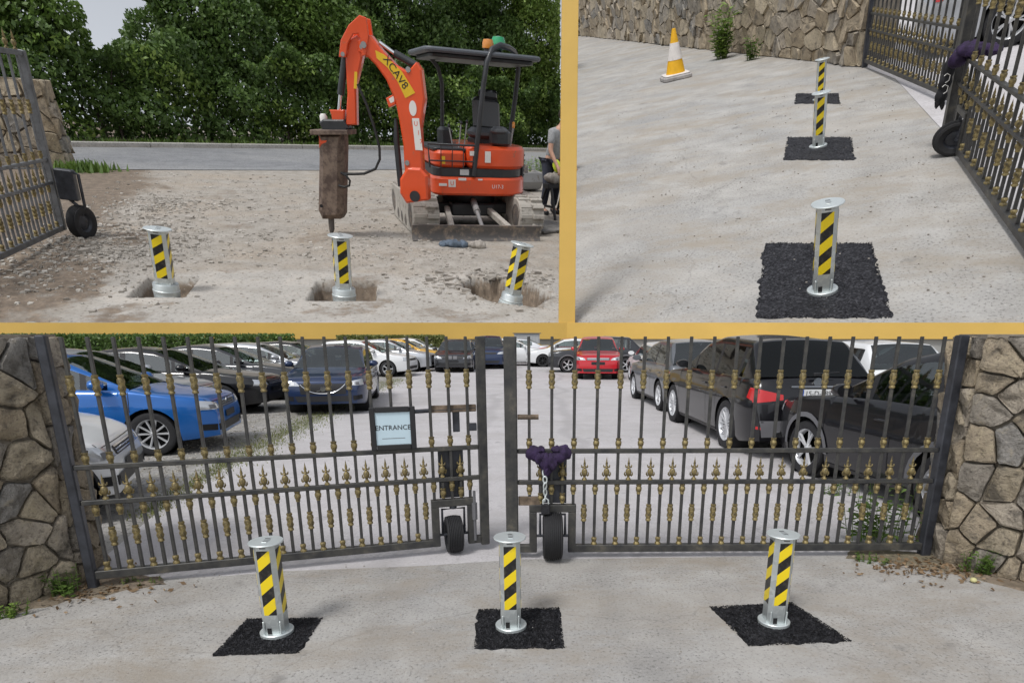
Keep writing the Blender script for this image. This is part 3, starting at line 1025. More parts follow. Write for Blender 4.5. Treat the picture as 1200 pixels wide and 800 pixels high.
tot_ = (1 / kk) * (math.exp(kk * WLEN) - 1) / S_A
NU2 = tot_
stone_face(ww, tuple(W0), tuple(W1), 4.0, int(round(tot_ * 0.98)), 5, 0.030, 0.011, 61, (tot_, wmap, lambda d: 1.9 - 0.9 * d / WLEN), 0.38)
wp = thing("stone_pillar", 'drive', "square stone pillar at the end of the driveway wall beside the far gate leaf", "pillar", (0, 0, 0))
mb = MB()
mb.add([(x, y, z) for z in (-0.02, 1.3) for x, y in ((0.72, 13.8), (1.02, 13.2), (1.5, 13.6), (1.1, 14.3))],
       [(0, 1, 5, 4), (1, 2, 6, 5), (2, 3, 7, 6), (3, 0, 4, 7), (4, 5, 6, 7)])
obj("mortar_core", mb, "mortar", wp, None)
stone_face(wp, (0.70, 13.78), (1.01, 13.17), 1.3, 2, 6, 0.03, 0.010, 71)

# ------------------------------------------------------------------ foliage
def leaf_cloud(P, size, r, flat=0.0):
    """one bent four-cornered leaf at every point"""
    n = len(P)
    a = r.normal(size=(n, 3))
    a[:, 2] *= (1 - flat)
    a /= np.linalg.norm(a, axis=1, keepdims=True) + 1e-9
    b = np.cross(a, r.normal(size=(n, 3)))
    b /= np.linalg.norm(b, axis=1, keepdims=True) + 1e-9
    c = np.cross(a, b)
    s = size * r.uniform(0.6, 1.35, (n, 1))
    V = np.stack([P - a * s, P + b * s * 0.55 + c * s * 0.16, P + a * s, P - b * s * 0.55 + c * s * 0.16], 1)
    return V.reshape(-1, 3), np.arange(4 * n).reshape(-1, 4)

PLANE = np.array([-0.9249, 0.3723, -0.0769])             # the trimmed flank of the planting beside the gold pillar
def trimmed(P):
    return P[((P - np.array([0, 0, EYE])) @ PLANE > 0.12) & (P[:, 2] > 0.02)]

def blob_points(blobs, per, r, shell=0.55):
    out = []
    for (cx, cy, cz, rx, ry, rz) in blobs:
        n = int(per * (rx * ry * rz) ** (2 / 3))
        d = r.normal(size=(n, 3))
        d /= np.linalg.norm(d, axis=1, keepdims=True)
        rad = shell + (1 - shell) * r.random((n, 1)) ** 0.6
        rad *= 1 + 0.12 * np.sin(7 * d[:, :1] + cx * 5) * np.cos(6 * d[:, 2:] + cy)
        out.append(np.array([cx, cy, cz]) + d * rad * np.array([rx, ry, rz]))
    return np.concatenate(out)

def tree(name, site, label, loc, trunk_h, blobs, leaf, size, per, group, seed, cut=None, rt=0.12):
    r = np.random.default_rng(seed)
    t = thing(name, site, label, "tree", loc, 0, group)
    mb = MB()
    top = Vector((0.15, 0.05, trunk_h))
    mb.tube([(0, 0, -0.1), (0.03, 0.02, trunk_h * 0.5), top], [rt, rt * 0.8, rt * 0.55], 8)
    for bl in blobs[:9]:
        s = Vector((0.1, 0.03, trunk_h * r.uniform(0.55, 0.98)))
        e = Vector(bl[:3])
        if cut is None or len(cut(np.array([[e.x + loc[0], e.y + loc[1], e.z]]))):
            m_ = s.lerp(e, 0.5) + Vector((0, 0, 0.12))
            mb.tube([s, m_, e], [rt * 0.45, rt * 0.28, rt * 0.1], 6)
    obj("trunk", mb, "bark", t, 60)
    P = blob_points(blobs, per, r)
    if cut is not None:
        W_ = P + np.array(loc)
        keep = ((W_ - np.array([0, 0, EYE])) @ PLANE > 0.12) & (W_[:, 2] > 0.02)
        P = P[keep]
    V, F = leaf_cloud(P, size, r)
    link("crown", arr_mesh("crown", V, F, leaf), t)
    return t

hr = np.random.default_rng(5)
hd = thing("hedge", 'dig', "long dense dark green hedge along the far side of the road", "hedge", (0, 0, 0))
nb = 85000
hx = hr.uniform(-15, 13.6, nb)
hz = 0.05 + 2.65 * hr.random(nb) ** 0.85
hy = hedge_y(hx) + 0.25 + 1.5 * hr.random(nb) ** 1.5 + 0.34 * np.sin(hx * 2.3 + 0.8 * np.sin(hz * 2)) + 0.26 * np.sin(hz * 4 + hx * 1.3) + 0.18 * np.sin(hx * 5.1 + hz * 3)
hz *= 1 + 0.10 * np.sin(hx * 1.7) + 0.06 * np.sin(hx * 4.1)
P = trimmed(np.stack([hx, hy, hz], 1))
V, F = leaf_cloud(P, 0.085, hr)
link("foliage", arr_mesh("foliage", V, F, "leaf_dark"), hd)
nb = 14000
hx = hr.uniform(-15, 13.6, nb)
hz = 0.2 + 2.4 * hr.random(nb)
hy = hedge_y(hx) + 0.12 + 0.25 * hr.random(nb) + 0.34 * np.sin(hx * 2.3 + 0.8 * np.sin(hz * 2)) + 0.26 * np.sin(hz * 4 + hx * 1.3) + 0.18 * np.sin(hx * 5.1 + hz * 3)
P = trimmed(np.stack([hx, hy, hz], 1))
P = P[(np.sin(P[:, 0] * 1.9 + 1) + np.sin(P[:, 2] * 2.6 + P[:, 0]) > 0.35)]
V, F = leaf_cloud(P, 0.075, hr)
link("young_growth", arr_mesh("young_growth", V, F, "leaf_light"), hd)
mb = MB()
for i in range(70):
    x = -15 + i * 0.41
    y = hedge_y(x) + 0.9
    if x < dig_edge(y) - 0.4:
        mb.tube([(x, y, 0), (x + random.uniform(-.15, .15), y + .1, 1.1), (x + random.uniform(-.3, .3), y + .15, 2.3)], [0.05, 0.035, 0.012], 5)
stuff(obj("stems", mb, "bark", hd, 60))
TREES = [  # x, set back, clumps (dx, dz, radius), leaf, label
    (-7.6, 0.8, [(-0.9, 2.9, 1.0), (0.3, 3.4, 0.9), (1.1, 2.9, 0.85), (-0.2, 2.3, 0.9), (1.9, 2.6, 0.6), (1.5, 3.5, 0.45), (2.2, 3.15, 0.4)], "leaf_mid", "mid green tree rising above the hedge at the far left, beside the patch of sky"),
    (-2.4, 1.3, [(-1.0, 2.9, 0.95), (0.2, 3.6, 1.1), (1.3, 3.2, 1.1), (0.2, 2.5, 1.1), (-0.2, 4.4, 0.8), (1.4, 4.3, 0.9)], "leaf_dark", "dark tree right of the patch of sky, left of the digger arm"),
    (1.2, 1.1, [(-0.9, 3.2, 1.2), (0.4, 4.0, 1.2), (1.4, 3.4, 1.1), (0.1, 2.6, 1.2), (0.6, 5.1, 1.0), (-0.6, 4.7, 0.9)], "leaf_mid", "lighter green tree behind the tip of the digger arm"),
    (4.6, 1.6, [(-1.2, 3.2, 1.2), (0.1, 4.1, 1.3), (1.5, 3.6, 1.3), (0.1, 2.7, 1.3), (0.9, 5.3, 1.2), (-0.9, 5.0, 1.0)], "leaf_dark", "very dark tree behind the digger boom"),
    (8.0, 1.5, [(-1.0, 3.6, 1.3), (0.4, 4.6, 1.4), (1.5, 3.9, 1.3), (0.1, 2.8, 1.4), (0.6, 6.0, 1.3)], "leaf_dark", "dark tree behind the digger canopy roof"),
    (11.2, 0.6, [(-1.1, 3.4, 1.3), (0.1, 4.4, 1.5), (0.9, 3.2, 1.2), (-0.2, 2.2, 1.2), (0.3, 6.0, 1.5), (-1.0, 5.4, 1.2), (0.9, 1.6, 0.9)], "leaf_light", "pale green leafy tree at the right beside the gold pillar"),
]
for i, (x, sb, cl, lf, lab) in enumerate(TREES):
    y = hedge_y(x) + 1.0 + sb
    bl = [(dx * 1.1, random.uniform(-0.5, 0.5), dz, rr * 1.12, rr * 0.9, rr * 0.95) for dx, dz, rr in cl]
    for q in range(13):                                  # small outlying sprays make the outline uneven
        dx, dz, rr = random.choice(cl)
        an = random.uniform(0, 6.28)
        bl.append((dx + math.cos(an) * rr * 1.15, random.uniform(-0.5, 0.4), dz + abs(math.sin(an)) * rr * 1.1, rr * random.uniform(0.2, 0.5), rr * 0.4, rr * random.uniform(0.18, 0.4)))
    tree("tree", 'dig', lab, (x, y, 0), 2.4, bl, lf, 0.08, 2700, "trees behind the roadside hedge", 100 + i, trimmed)

def weed(name, site, label, loc, h, n, spread, leaf, seed, cat="weed", group=None, wide=0.028):
    """upright stems with narrow leaves"""
    r = random.Random(seed)
    t = thing(name, site, label, cat, loc, 0, group)
    sm, lm = MB(), MB()
    for i in range(n):
        a, d = r.uniform(0, 6.28), spread * r.random() ** 0.7
        b = Vector((math.cos(a) * d, math.sin(a) * d * 0.6, -0.01))
        hh = h * r.uniform(0.45, 1.05)
        tip = b + Vector((math.cos(a) * hh * 0.25 * r.random(), math.sin(a) * hh * 0.15, hh))
        sm.tube([b, b.lerp(tip, 0.5) + Vector((r.uniform(-.01, .01), 0, 0)), tip], [0.004, 0.003, 0.0015], 4, False)
        for k in range(7):
            p = b.lerp(tip, 0.12 + 0.86 * k / 7)
            an = r.uniform(0, 6.28)
            L = h * r.uniform(0.10, 0.22)
            dr = Vector((math.cos(an), math.sin(an), r.uniform(0.1, 0.9))).normalized()
            sd2 = dr.cross(Vector((0, 0, 1))).normalized() * wide * r.uniform(0.5, 1)
            lm.add([p, p + dr * L * 0.5 + sd2, p + dr * L - Vector((0, 0, L * 0.2)), p + dr * L * 0.5 - sd2], [(0, 1, 2, 3)])
    stuff(obj("stems", sm, "leaf_mid", t, 60))
    stuff(obj("leaves", lm, leaf, t, None))
    return t
weed("weed", 'gate', "leafy green weed growing behind the right gate bars next to the wall", (2.95, 4.95, 0), 0.55, 34, 0.28, "leaf_mid", 1)
weed("weed", 'gate', "small weed at the foot of the right stone wall", (3.3, 4.22, 0), 0.22, 16, 0.13, "leaf_mid", 2)
weed("weed", 'gate', "weed at the foot of the left stone wall beside the gate post", (-3.3, 3.82, 0), 0.22, 16, 0.12, "leaf_mid", 3)
weed("weed", 'gate', "low green tuft at the left edge under the big stone", (-3.42, 3.5, 0), 0.12, 14, 0.10, "leaf_light", 4)
weed("weed", 'gate', "low flat weed on the concrete just inside the left gate hinge", (-2.92, 4.02, 0), 0.07, 12, 0.14, "grass_blade", 5)
weed("weed", 'gate', "low flat weed under the right gate rail", (2.62, 4.42, 0), 0.08, 12, 0.14, "leaf_mid", 6)
weed("weed", 'gate', "short weed under the tail of the black estate car on the yard edge", (3.3, 6.5, 0), 0.18, 12, 0.2, "leaf_mid", 9)
weed("tall_weed", 'drive', "tall bright green weed against the driveway wall right of the cone", (-1.70, 18.3, 0), 1.15, 50, 0.17, "leaf_light", 7, "weed", None, 0.05)
weed("tall_weed", 'drive', "shorter green weed against the driveway wall right of the tall one", (-0.93, 17.0, 0), 0.5, 26, 0.14, "leaf_mid", 8, "weed", None, 0.045)
weed("weed", 'dig', "green clump on the verge behind the excavator bucket", (7.3, 19.4, 0), 0.5, 50, 0.9, "leaf_light", 10, "weed", None, 0.07)

def grass(name, site, regions, n, h, m, seed):
    r = random.Random(seed)
    mb = MB()
    for (x0, y0_, x1, y1_, wd_), k in regions:
        for i in range(int(n * k)):
            t = r.random()
            x = x0 + (x1 - x0) * t + r.gauss(0, wd_)
            y = y0_ + (y1_ - y0_) * t + r.gauss(0, wd_ * 0.6)
            hh = h * r.uniform(0.4, 1.2)
            a = r.uniform(0, 6.28)
            dx, dy = math.cos(a) * hh * 0.22, math.sin(a) * hh * 0.22
            mb.add([(x - dx, y - dy, -0.005), (x + dx, y + dy, -0.005), (x + dy * 2, y - dx * 2, hh)], [(0, 1, 2)])
    o = stuff(obj(name, mb, m, None, None))
    return place(o, site)
grass("grass", 'gate', [((-4.9, 13.5, -4.35, 8.0, 0.22), 1.0), ((-4.4, 8.3, -3.95, 5.6, 0.10), 0.35), ((-5.6, 24, -5.0, 14, 0.25), 0.7)], 3600, 0.034, "grass_blade", 3)
grass("verge_grass", 'dig', [((-15, 20.0, dig_edge(30) - 0.6, 30.9, 0.16), 1.0), ((-4.4, 16.9, -3.9, 17.3, 0.22), 0.06)], 5200, 0.20, "leaf_mid", 4)

def pebbles(name, site, n, fx, m, smin, smax, seed):
    r = random.Random(seed)
    mb = MB()
    for i in range(n):
        x, y, z = fx(r)
        s = smin * (smax / smin) ** (r.random() ** 2.2)
        vs = [(x + s * r.uniform(.5, 1) * sx, y + s * r.uniform(.5, 1) * sy, z + s * (r.uniform(.3, .7) if sz > 0 else -0.3)) for sx in (-1, 1) for sy in (-1, 1) for sz in (-1, 1)]
        mb.add(vs, [(0, 1, 3, 2), (4, 6, 7, 5), (0, 4, 5, 1), (2, 3, 7, 6), (1, 5, 7, 3)])
    o = stuff(obj(name, mb, m, None, None))
    return place(o, site)
def dig_pos(r):
    k = r.random()
    if k < 0.5:
        s = 0.2 + 11 * r.random() ** 1.25
        if s < 2.0 and r.random() < 0.75:
            s += 2.2
        x = -3.2 + r.random() * (4.2 + 0.45 * s)
        return (min(x, 0.05 + 0.40 * (5.7 + s)), 5.95 - 0.16 * x + s, 0.0)
    if k < 0.72:
        return (-2.3 + r.gauss(0, 0.55), 8.2 + r.gauss(0, 1.0) + 0.8, 0.005)
    if k < 0.86:
        return (-1.9 + r.gauss(0, 0.5), 12.6 + r.gauss(0, 0.5), 0.0)
    return (2.0 + r.gauss(0, 0.42), 6.85 + r.gauss(0, 0.32), 0.0)
def clear_pit(f):
    def g(r):
        while True:
            x, y, z = f(r)
            if all(seg_sd(pl, np.array([x]), np.array([y]))[0] < -0.02 for pl, d_, w_ in PITS) and x < 0.05 + 0.4 * y:
                return x, y, z
    return g
pebbles("loose_stones", 'dig', 8500, clear_pit(dig_pos), "loose_gravel", 0.005, 0.034, 3)
pebbles("rubble", 'dig', 90, clear_pit(lambda r: (2.02 + r.gauss(0, 0.42), 6.75 + r.gauss(0, 0.40), 0.0)), "rubble_stone", 0.02, 0.075, 13)
pebbles("rubble", 'dig', 60, clear_pit(lambda r: (-2.2 + r.gauss(0, 0.5), 10.5 + r.gauss(0, 1.2), 0.0)), "rubble_stone", 0.02, 0.08, 14)
def on_quad(q, hw=0.0):
    def f(r):
        s_, t_ = r.uniform(-.005, 1.005), r.uniform(-.005, 1.005)
        x = (1 - t_) * ((1 - s_) * q[0][0] + s_ * q[1][0]) + t_ * ((1 - s_) * q[3][0] + s_ * q[2][0])
        y = (1 - t_) * ((1 - s_) * q[0][1] + s_ * q[1][1]) + t_ * ((1 - s_) * q[3][1] + s_ * q[2][1])
        return (x, y, hw)
    return f
for st_, q, n_, hi_ in PATCHES:
    pebbles("tarmac_grains", st_, n_, on_quad(q, 0.005), "fresh_tarmac", 0.0028, hi_, int(q[0][0] * 100) % 97)
pebbles("grit", 'gate', 700, lambda r: (r.uniform(-3, 3.2), 2.4 + 2.0 * r.random(), 0.001), "rubble_stone", 0.002, 0.007, 4)
pebbles("grit", 'drive', 700, lambda r: (lambda y: (r.uniform(-0.25 * y, 1.2), y, 0.004))(3.9 + 9 * r.random()), "rubble_stone", 0.003, 0.011, 5)
pebbles("gravel_stones", 'gate', 2600, lambda r: (lambda y: (-4.6 - 0.02 * y - 2.6 * r.random(), y, -0.006))(5.4 + 8 * r.random()), "loose_gravel", 0.008, 0.024, 6)
def litter(site, n, f, seed):
    r = random.Random(seed)
    P = np.array([f(r) for i in range(n)])
    V, F = leaf_cloud(P, 0.02, np.random.default_rng(seed), 0.8)
    o = stuff(link("leaf_litter", arr_mesh("leaf_litter", V, F, "dry_leaf")))
    return place(o, site)
litter('gate', 330, lambda r: (3.0 + r.gauss(0, 0.28), 4.28 + r.gauss(0, 0.13), 0.014), 8)
litter('gate', 160, lambda r: (-3.1 + r.gauss(0, 0.2), 3.85 + r.gauss(0, 0.16), 0.014), 9)
tag(place(obj("pebble", MB().lathe([(0, 0), (0.018, 0.006), (0.024, 0.018), (0.016, 0.032), (0, 0.036)], 12), "pebble_yellow", None, 180), 'gate', (3.13, 4.02, 0.005)),
    "round pale yellow pebble on the soil in front of the right wall", "pebble")

# car park hedges
for k, (x0, x1, y, h, lab) in enumerate(((-30, -13.5, 33.5, 1.74, "clipped dark hedge behind the parked cars at the far left"), (-12.5, -6.0, 38.0, 1.66, "pale green scrubby hedge at the far end of the car park"))):
    t = thing("hedge", 'gate', lab, "hedge", (0, 0, 0))
    r = np.random.default_rng(60 + k)
    n = 22000
    P = np.stack([r.uniform(x0, x1, n), y + r.uniform(-0.5, 0.5, n), 0.05 + (h - 0.1) * r.random(n) ** 0.8], 1)
    V, F = leaf_cloud(P, 0.085, r)
    link("foliage", arr_mesh("foliage", V, F, ("leaf_dark", "grass_blade")[k]), t)
    mb = MB()
    for i in range(24):
        x = x0 + (x1 - x0) * (i + 0.5) / 24
        mb.tube([(x, y, 0), (x + 0.05, y, h * 0.8)], [0.04, 0.015], 5)
    stuff(obj("stems", mb, "bark", t, 60))

# ------------------------------------------------------------------ security bollards
def make_bollard(name="bollard"):
    b = bpy.data.objects.new(name, None)
    b.empty_display_size = 0.2
    C.objects.link(b)
    h, a, ch = 0.565, 0.061, 0.024
    def ring(s, c):
        return [(-s, -s + c), (-s + c, -s), (s - c, -s), (s, -s + c), (s, s - c), (s - c, s), (-s + c, s), (-s, s - c)]
    mb = MB()
    vs = [(x, y, z) for z in (0.0, h) for x, y in ring(a, ch)]
    mb.add(vs, [(i, (i + 1) % 8, 8 + (i + 1) % 8, 8 + i) for i in range(8)])
    obj("tube", mb, "galvanised_steel", b, None)
    mb = MB()
    mb.lathe([(0.0, h), (0.088, h), (0.095, h + 0.003), (0.097, h + 0.008), (0.094, h + 0.013), (0.0, h + 0.014)], 36)
    cap = obj("cap", mb, "zinc_plate", b, 35)
    mb = MB()
    mb.box((0.004, 0, h + 0.0155), (0.03, 0.075, 0.003), None, 0.001)
    obj("lock_cover", mb, "galvanised_steel", cap, None)
    mb = MB()
    mb.box((0.0, 0.03, h + 0.0175), (0.026, 0.006, 0.001))
    obj("lock_slot", mb, "ink", cap, None)
    obj("lock_slot", MB().box((0.004, -0.03, h + 0.0175), (0.02, 0.005, 0.001)), "ink", cap, None)
    mb = MB()
    mb.lathe([(0.066, -0.02), (0.094, -0.02), (0.096, 0.010), (0.092, 0.014), (0.066, 0.014)], 36)
    obj("ground_ring", mb, "zinc_plate", b, 35)
    for k in range(4):
        mb = MB()
        mb.box((0, -a - 0.0012, 0.335), (0.072, 0.0012, 0.40))
        obj("hazard_strip", mb, "hazard_tape", b, None, None, (0, 0, k * math.pi / 2))
    for sx in (-1, 1):
        mb = MB()
        mb.box((sx * 0.048, -a - 0.004, 0.055), (0.010, 0.010, 0.085), None, 0.003)
        obj("guide_lug", mb, "zinc_plate", b, None)
    mb = MB()
    mb.box((-0.018, -a - 0.002, 0.032), (0.024, 0.003, 0.04))
    obj("lock_window", mb, "void_black", b, None)
    mb = MB()
    mb.box((0, -a - 0.0008, 0.552), (0.035, 0.001, 0.008))
    obj("maker_plate", mb, "grey_plastic", b, None)
    return b
boll0 = make_bollard()
BOLL = [  # site, x, y, turn, lean (about y), label
    ('gate', -1.60, 3.27, 4, 0.0, "galvanised striped bollard on the left tarmac patch before the left gate leaf"),
    ('gate', -0.19, 3.345, 2, 0.0, "galvanised bollard on the middle tarmac patch in front of the gap between the gates"),
    ('gate', 1.45, 3.40, 0, 0.0, "galvanised bollard on the right tarmac patch in front of the right gate leaf"),
    ('dig', -1.30, 6.97, -6, 6.5, "bollard in the square hole at the left of the digging site, nearest the open gate"),
    ('dig', 0.36, 6.58, 3, 3.0, "bollard in the middle square hole under the hammer point"),
    ('dig', 2.03, 6.14, 12, 10.0, "leaning bollard in the ragged hole in front of the excavator blade"),
    ('drive', 0.235, 4.14, 2, -2.0, "nearest driveway bollard on the largest tarmac patch, its round lid in full view"),
    ('drive', 0.265, 8.07, 2, -1.5, "middle driveway bollard, its lid hiding the foot of the one behind"),
    ('drive', 0.325, 10.85, 0, -1.0, "farthest bollard on the driveway, in front of the stone pillar"),
]
for i, (st, x, y, tz, ln, lab) in enumerate(BOLL):
    b = boll0 if i == 0 else copy_tree(boll0)
    ex = Matrix.Rotation(R(ln), 4, 'Y')
    if st == 'dig':
        ex = ex @ Matrix.Diagonal((1.25, 1.25, 1.0, 1.0))
    if st == 'drive':
        ex = ex @ Matrix.Diagonal((0.97, 0.97, 0.93 - 0.05 * (i - 6), 1.0))
    place(b, st, (x, y, 0.012 if st != 'dig' else 0.0), 0, ex @ Matrix.Rotation(R(tz), 4, 'Z'))
    tag(b, lab, "bollard", {"gate": "bollards across the gateway", "dig": "bollards standing in the dug holes", "drive": "bollards in line on the driveway"}[st])
    if st == 'dig':
        mb = MB()
        mb.lathe([(0.060, 0.075), (0.088, 0.075), (0.092, 0.068), (0.092, -0.2), (0.060, -0.2)], 28)
        obj("ground_sleeve", mb, "galvanised_steel", b, 35)
        if i == 5:
            mb = MB()
            mb.lathe([(0.094, -0.01), (0.104, -0.012), (0.108, -0.05), (0.104, -0.10), (0.094, -0.11)], 28)
            obj("sleeve_collar", mb, "zinc_plate", b, 35)

# ------------------------------------------------------------------ gates
def bar_mesh(L, t=0.0112):
    mb = MB()
    mb.box((0, 0, L / 2), (2 * t, 2 * t, L), None, 0.003)
    return mb.mesh("bar", "gate_iron", None)
COLLAR_BIG = MB().lathe([(r_ * 0.72 + 0.001, z_ * 1.05) for r_, z_ in [(0.016, -0.066), (0.027, -0.064), (0.029, -0.052), (0.021, -0.045), (0.031, -0.030), (0.034, -0.018), (0.027, -0.005), (0.027, 0.003),
                         (0.034, 0.018), (0.031, 0.034), (0.021, 0.046), (0.029, 0.052), (0.027, 0.064), (0.016, 0.066)]], 10).mesh("collar", "gold_paint", 50)
COLLAR_SMALL = MB().lathe([(r_ * 0.72 + 0.001, z_) for r_, z_ in [(0.016, -0.040), (0.022, -0.038), (0.020, -0.026), (0.030, -0.010), (0.032, 0.010), (0.023, 0.024), (0.029, 0.030), (0.028, 0.040), (0.016, 0.042)]], 10).mesh("collar", "gold_paint", 50)
COLLAR_BASE = MB().lathe([(r_ * 0.72 + 0.001, z_) for r_, z_ in [(0.016, 0.0), (0.031, 0.0), (0.031, 0.014), (0.021, 0.022), (0.029, 0.046), (0.027, 0.058), (0.016, 0.064)]], 10).mesh("collar", "gold_paint", 50)
FIN = MB()
FIN.lathe([(r_ * 0.78, z_) for r_, z_ in [(0.024, 0.0), (0.026, 0.010), (0.014, 0.018), (0.012, 0.028), (0.024, 0.040), (0.032, 0.062), (0.024, 0.084), (0.010, 0.094), (0.020, 0.102), (0.011, 0.112),
           (0.010, 0.120), (0.013, 0.128), (0.006, 0.155), (0.0, 0.186)]], 10)
for sx in (-1, 1):
    FIN.tube([(sx * 0.012, 0, 0.098), (sx * 0.022, 0, 0.106), (sx * 0.025, 0, 0.120)], [0.008, 0.007, 0.003], 6)
    FIN.tube([(sx * 0.02, 0, 0.03), (sx * 0.030, 0, 0.044), (sx * 0.030, 0, 0.062)], [0.007, 0.007, 0.003], 6)
FINIAL = FIN.mesh("finial", "gold_paint", 60)

def wheel_on(parent, c, rad, wid, axis):
    """pneumatic gate wheel; axis is the direction of the axle in the parent's x,y plane"""
    M = Matrix.Translation(c) @ Vector((axis[0], axis[1], 0)).to_track_quat('Z', 'Y').to_matrix().to_4x4()
    prof = [(rad * 0.56, -wid * 0.40), (rad * 0.80, -wid * 0.50), (rad * 0.93, -wid * 0.46)]
    k = 9
    for i in range(k):
        z = -wid * 0.40 + wid * 0.80 * i / (k - 1)
        rr = rad * (1.0 - 0.05 * (2 * i / (k - 1) - 1) ** 2)
        dz = wid * 0.80 / (k - 1) * 0.28
        prof += [(rr, z - dz), (rr, z + dz)]
        if i < k - 1:
            prof += [(rr - 0.009, z + dz * 1.1), (rr - 0.009, z + wid * 0.8 / (k - 1) - dz * 1.1)]
    prof += [(rad * 0.93, wid * 0.46), (rad * 0.80, wid * 0.50), (rad * 0.56, wid * 0.40)]
    t = obj("tyre", MB().lathe(prof, 32, M, False, False), "rubber", parent, 30)
    mb = MB()
    mb.lathe([(0.0, -wid * 0.3), (rad * 0.2, -wid * 0.32), (rad * 0.45, -wid * 0.2), (rad * 0.57, -wid * 0.38), (rad * 0.57, wid * 0.38), (rad * 0.45, wid * 0.2), (rad * 0.2, wid * 0.32), (0, wid * 0.3)], 24, M)
    obj("rim", mb, "post_iron", t, 40)
    return t

def gate(site, label, group, hinge, free, nlong, Ht, zs=1.0, z0=0.06, front=1, post_free=(0.085, 0.07), post_hinge=0.075, post_z=(0.03, 0.0), wheel=None, top=False, name="gate"):
    """a gate leaf: x runs from the hinge post to the free end, z up; front is the y side that faces the camera"""
    d = Vector((free[0] - hinge[0], free[1] - hinge[1]))
    L = d.length
    t = thing(name, site, label, "gate", (hinge[0], hinge[1], 0), math.atan2(d.y, d.x), group, Matrix.Diagonal((1, 1, zs, 1)))
    zl, zu = 0.625, 0.872
    zt = Ht
    obj("hinge_post", MB().box((0, 0, (zt + 0.02) / 2 - 0.01), (post_hinge, post_hinge, zt + 0.02), None, 0.008), "post_iron", t, None)
    obj("free_post", MB().box((L, 0, (zt + post_z[0]) / 2), (post_free[0], post_free[1], zt - post_z[0]), None, 0.006), "gate_iron", t, None)
    x0, x1 = post_hinge / 2, L - post_free[0] / 2
    wx = None if wheel is None else L - wheel[0]
    def rail(z, h, dp, nm="rail", a=x0, b=x1):
        obj(nm, MB().box(((a + b) / 2, 0, z), (b - a, dp, h), None, 0.004), "gate_iron", t, None)
    if wheel is None:
        rail(z0 + 0.03, 0.06, 0.05, "bottom_rail")
    else:
        hw = wheel[3]
        rail(z0 + 0.03, 0.06, 0.05, "bottom_rail", x0, wx - hw - 0.03)
        rail(z0 + 0.03, 0.06, 0.05, "bottom_rail", wx + hw + 0.03, x1)
        hz = wheel[4]
        for sx in (-1, 1):
            obj("wheel_bay_upright", MB().box((wx + sx * (hw + 0.03), 0, (z0 + hz) / 2), (0.06, 0.055, hz - z0), None, 0.004), "gate_iron", t, None)
        obj("wheel_bay_head", MB().box((wx, 0, hz + 0.0305), (2 * hw + 0.12, 0.056, 0.06), None, 0.004), "gate_iron", t, None)
        pw = wheel[5]
        obj("caster_plate", MB().box((wx + wheel[6], -front * 0.034, (hz + 0.06 + zu) / 2), (pw, 0.012, zu - hz - 0.065), None, 0.002), "post_iron", t, None)
        obj("caster_tube", MB().tube([(wx, 0, hz - 0.02), (wx, 0, hz + 0.001)], 0.03, 10), "post_iron", t, 40)
        obj("caster_fork", MB().tube([(wx - wheel[2] / 2 - 0.022, wheel[7], wheel[1]), (wx - wheel[2] / 2 - 0.022, 0, hz - 0.022), (wx + wheel[2] / 2 + 0.022, 0, hz - 0.022), (wx + wheel[2] / 2 + 0.022, wheel[7], wheel[1])], 0.011, 8)
            .tube([(wx - hw, wheel[7], wheel[1]), (wx + hw, wheel[7], wheel[1])], 0.012, 8), "post_iron", t, 40)
        wheel_on(t, (wx, wheel[7], wheel[1]), wheel[1], wheel[2], (1, 0))
    rail(zl, 0.034, 0.036)
    rail(zu, 0.034, 0.036)
    if top:
        rail(zt - 0.03, 0.05, 0.04, "top_rail")
    zb = z0 + 0.06
    lm, sm = bar_mesh(zt - zb - (0.05 if top else -0.0)), bar_mesh(zl - zb - 0.017)
    sp = (x1 - x0) / (nlong + 0.05)
    for i in range(nlong):
        x = x0 + sp * (i + 0.52)
        low = wx is not None and abs(x - wx) < wheel[3] + 0.06
        zz = wheel[4] + 0.061 if low else zb
        b = link("bar", lm if not low else bar_mesh(zt - zz - (0.05 if top else 0)), t, (x, 0, zz))
        for z, cm in ((zu + 0.058, COLLAR_SMALL), (zl - 0.058, COLLAR_SMALL), (1.415, COLLAR_BIG)) + (() if low else ((zb, COLLAR_BASE),)):
            if z < zt:
                link("collar", cm, b, (0, 0, z - zz))
        if top:
            link("finial", FINIAL, b, (0, 0, zt - zz - 0.005))
    for i in range(nlong + 1):
        x = x0 + sp * (i + 0.02)
        if i in (0, nlong):
            continue
        low = wx is not None and abs(x - wx) < wheel[3] + 0.06
        if low:
            b = link("bar", bar_mesh(zl - wheel[4] - 0.08), t, (x, 0, wheel[4] + 0.061))
            link("collar", COLLAR_SMALL, b, (0, 0, 0.05))
            link("finial", FINIAL, b, (0, 0, zl + 0.017 - wheel[4] - 0.061))
            continue
        b = link("bar", sm, t, (x, 0, zb))
        link("collar", COLLAR_BIG, b, (0, 0, 0.375 - zb))
        link("finial", FINIAL, b, (0, 0, zl + 0.017 - zb))
    return t, L

GL = "gate leaves at the car park entrance"
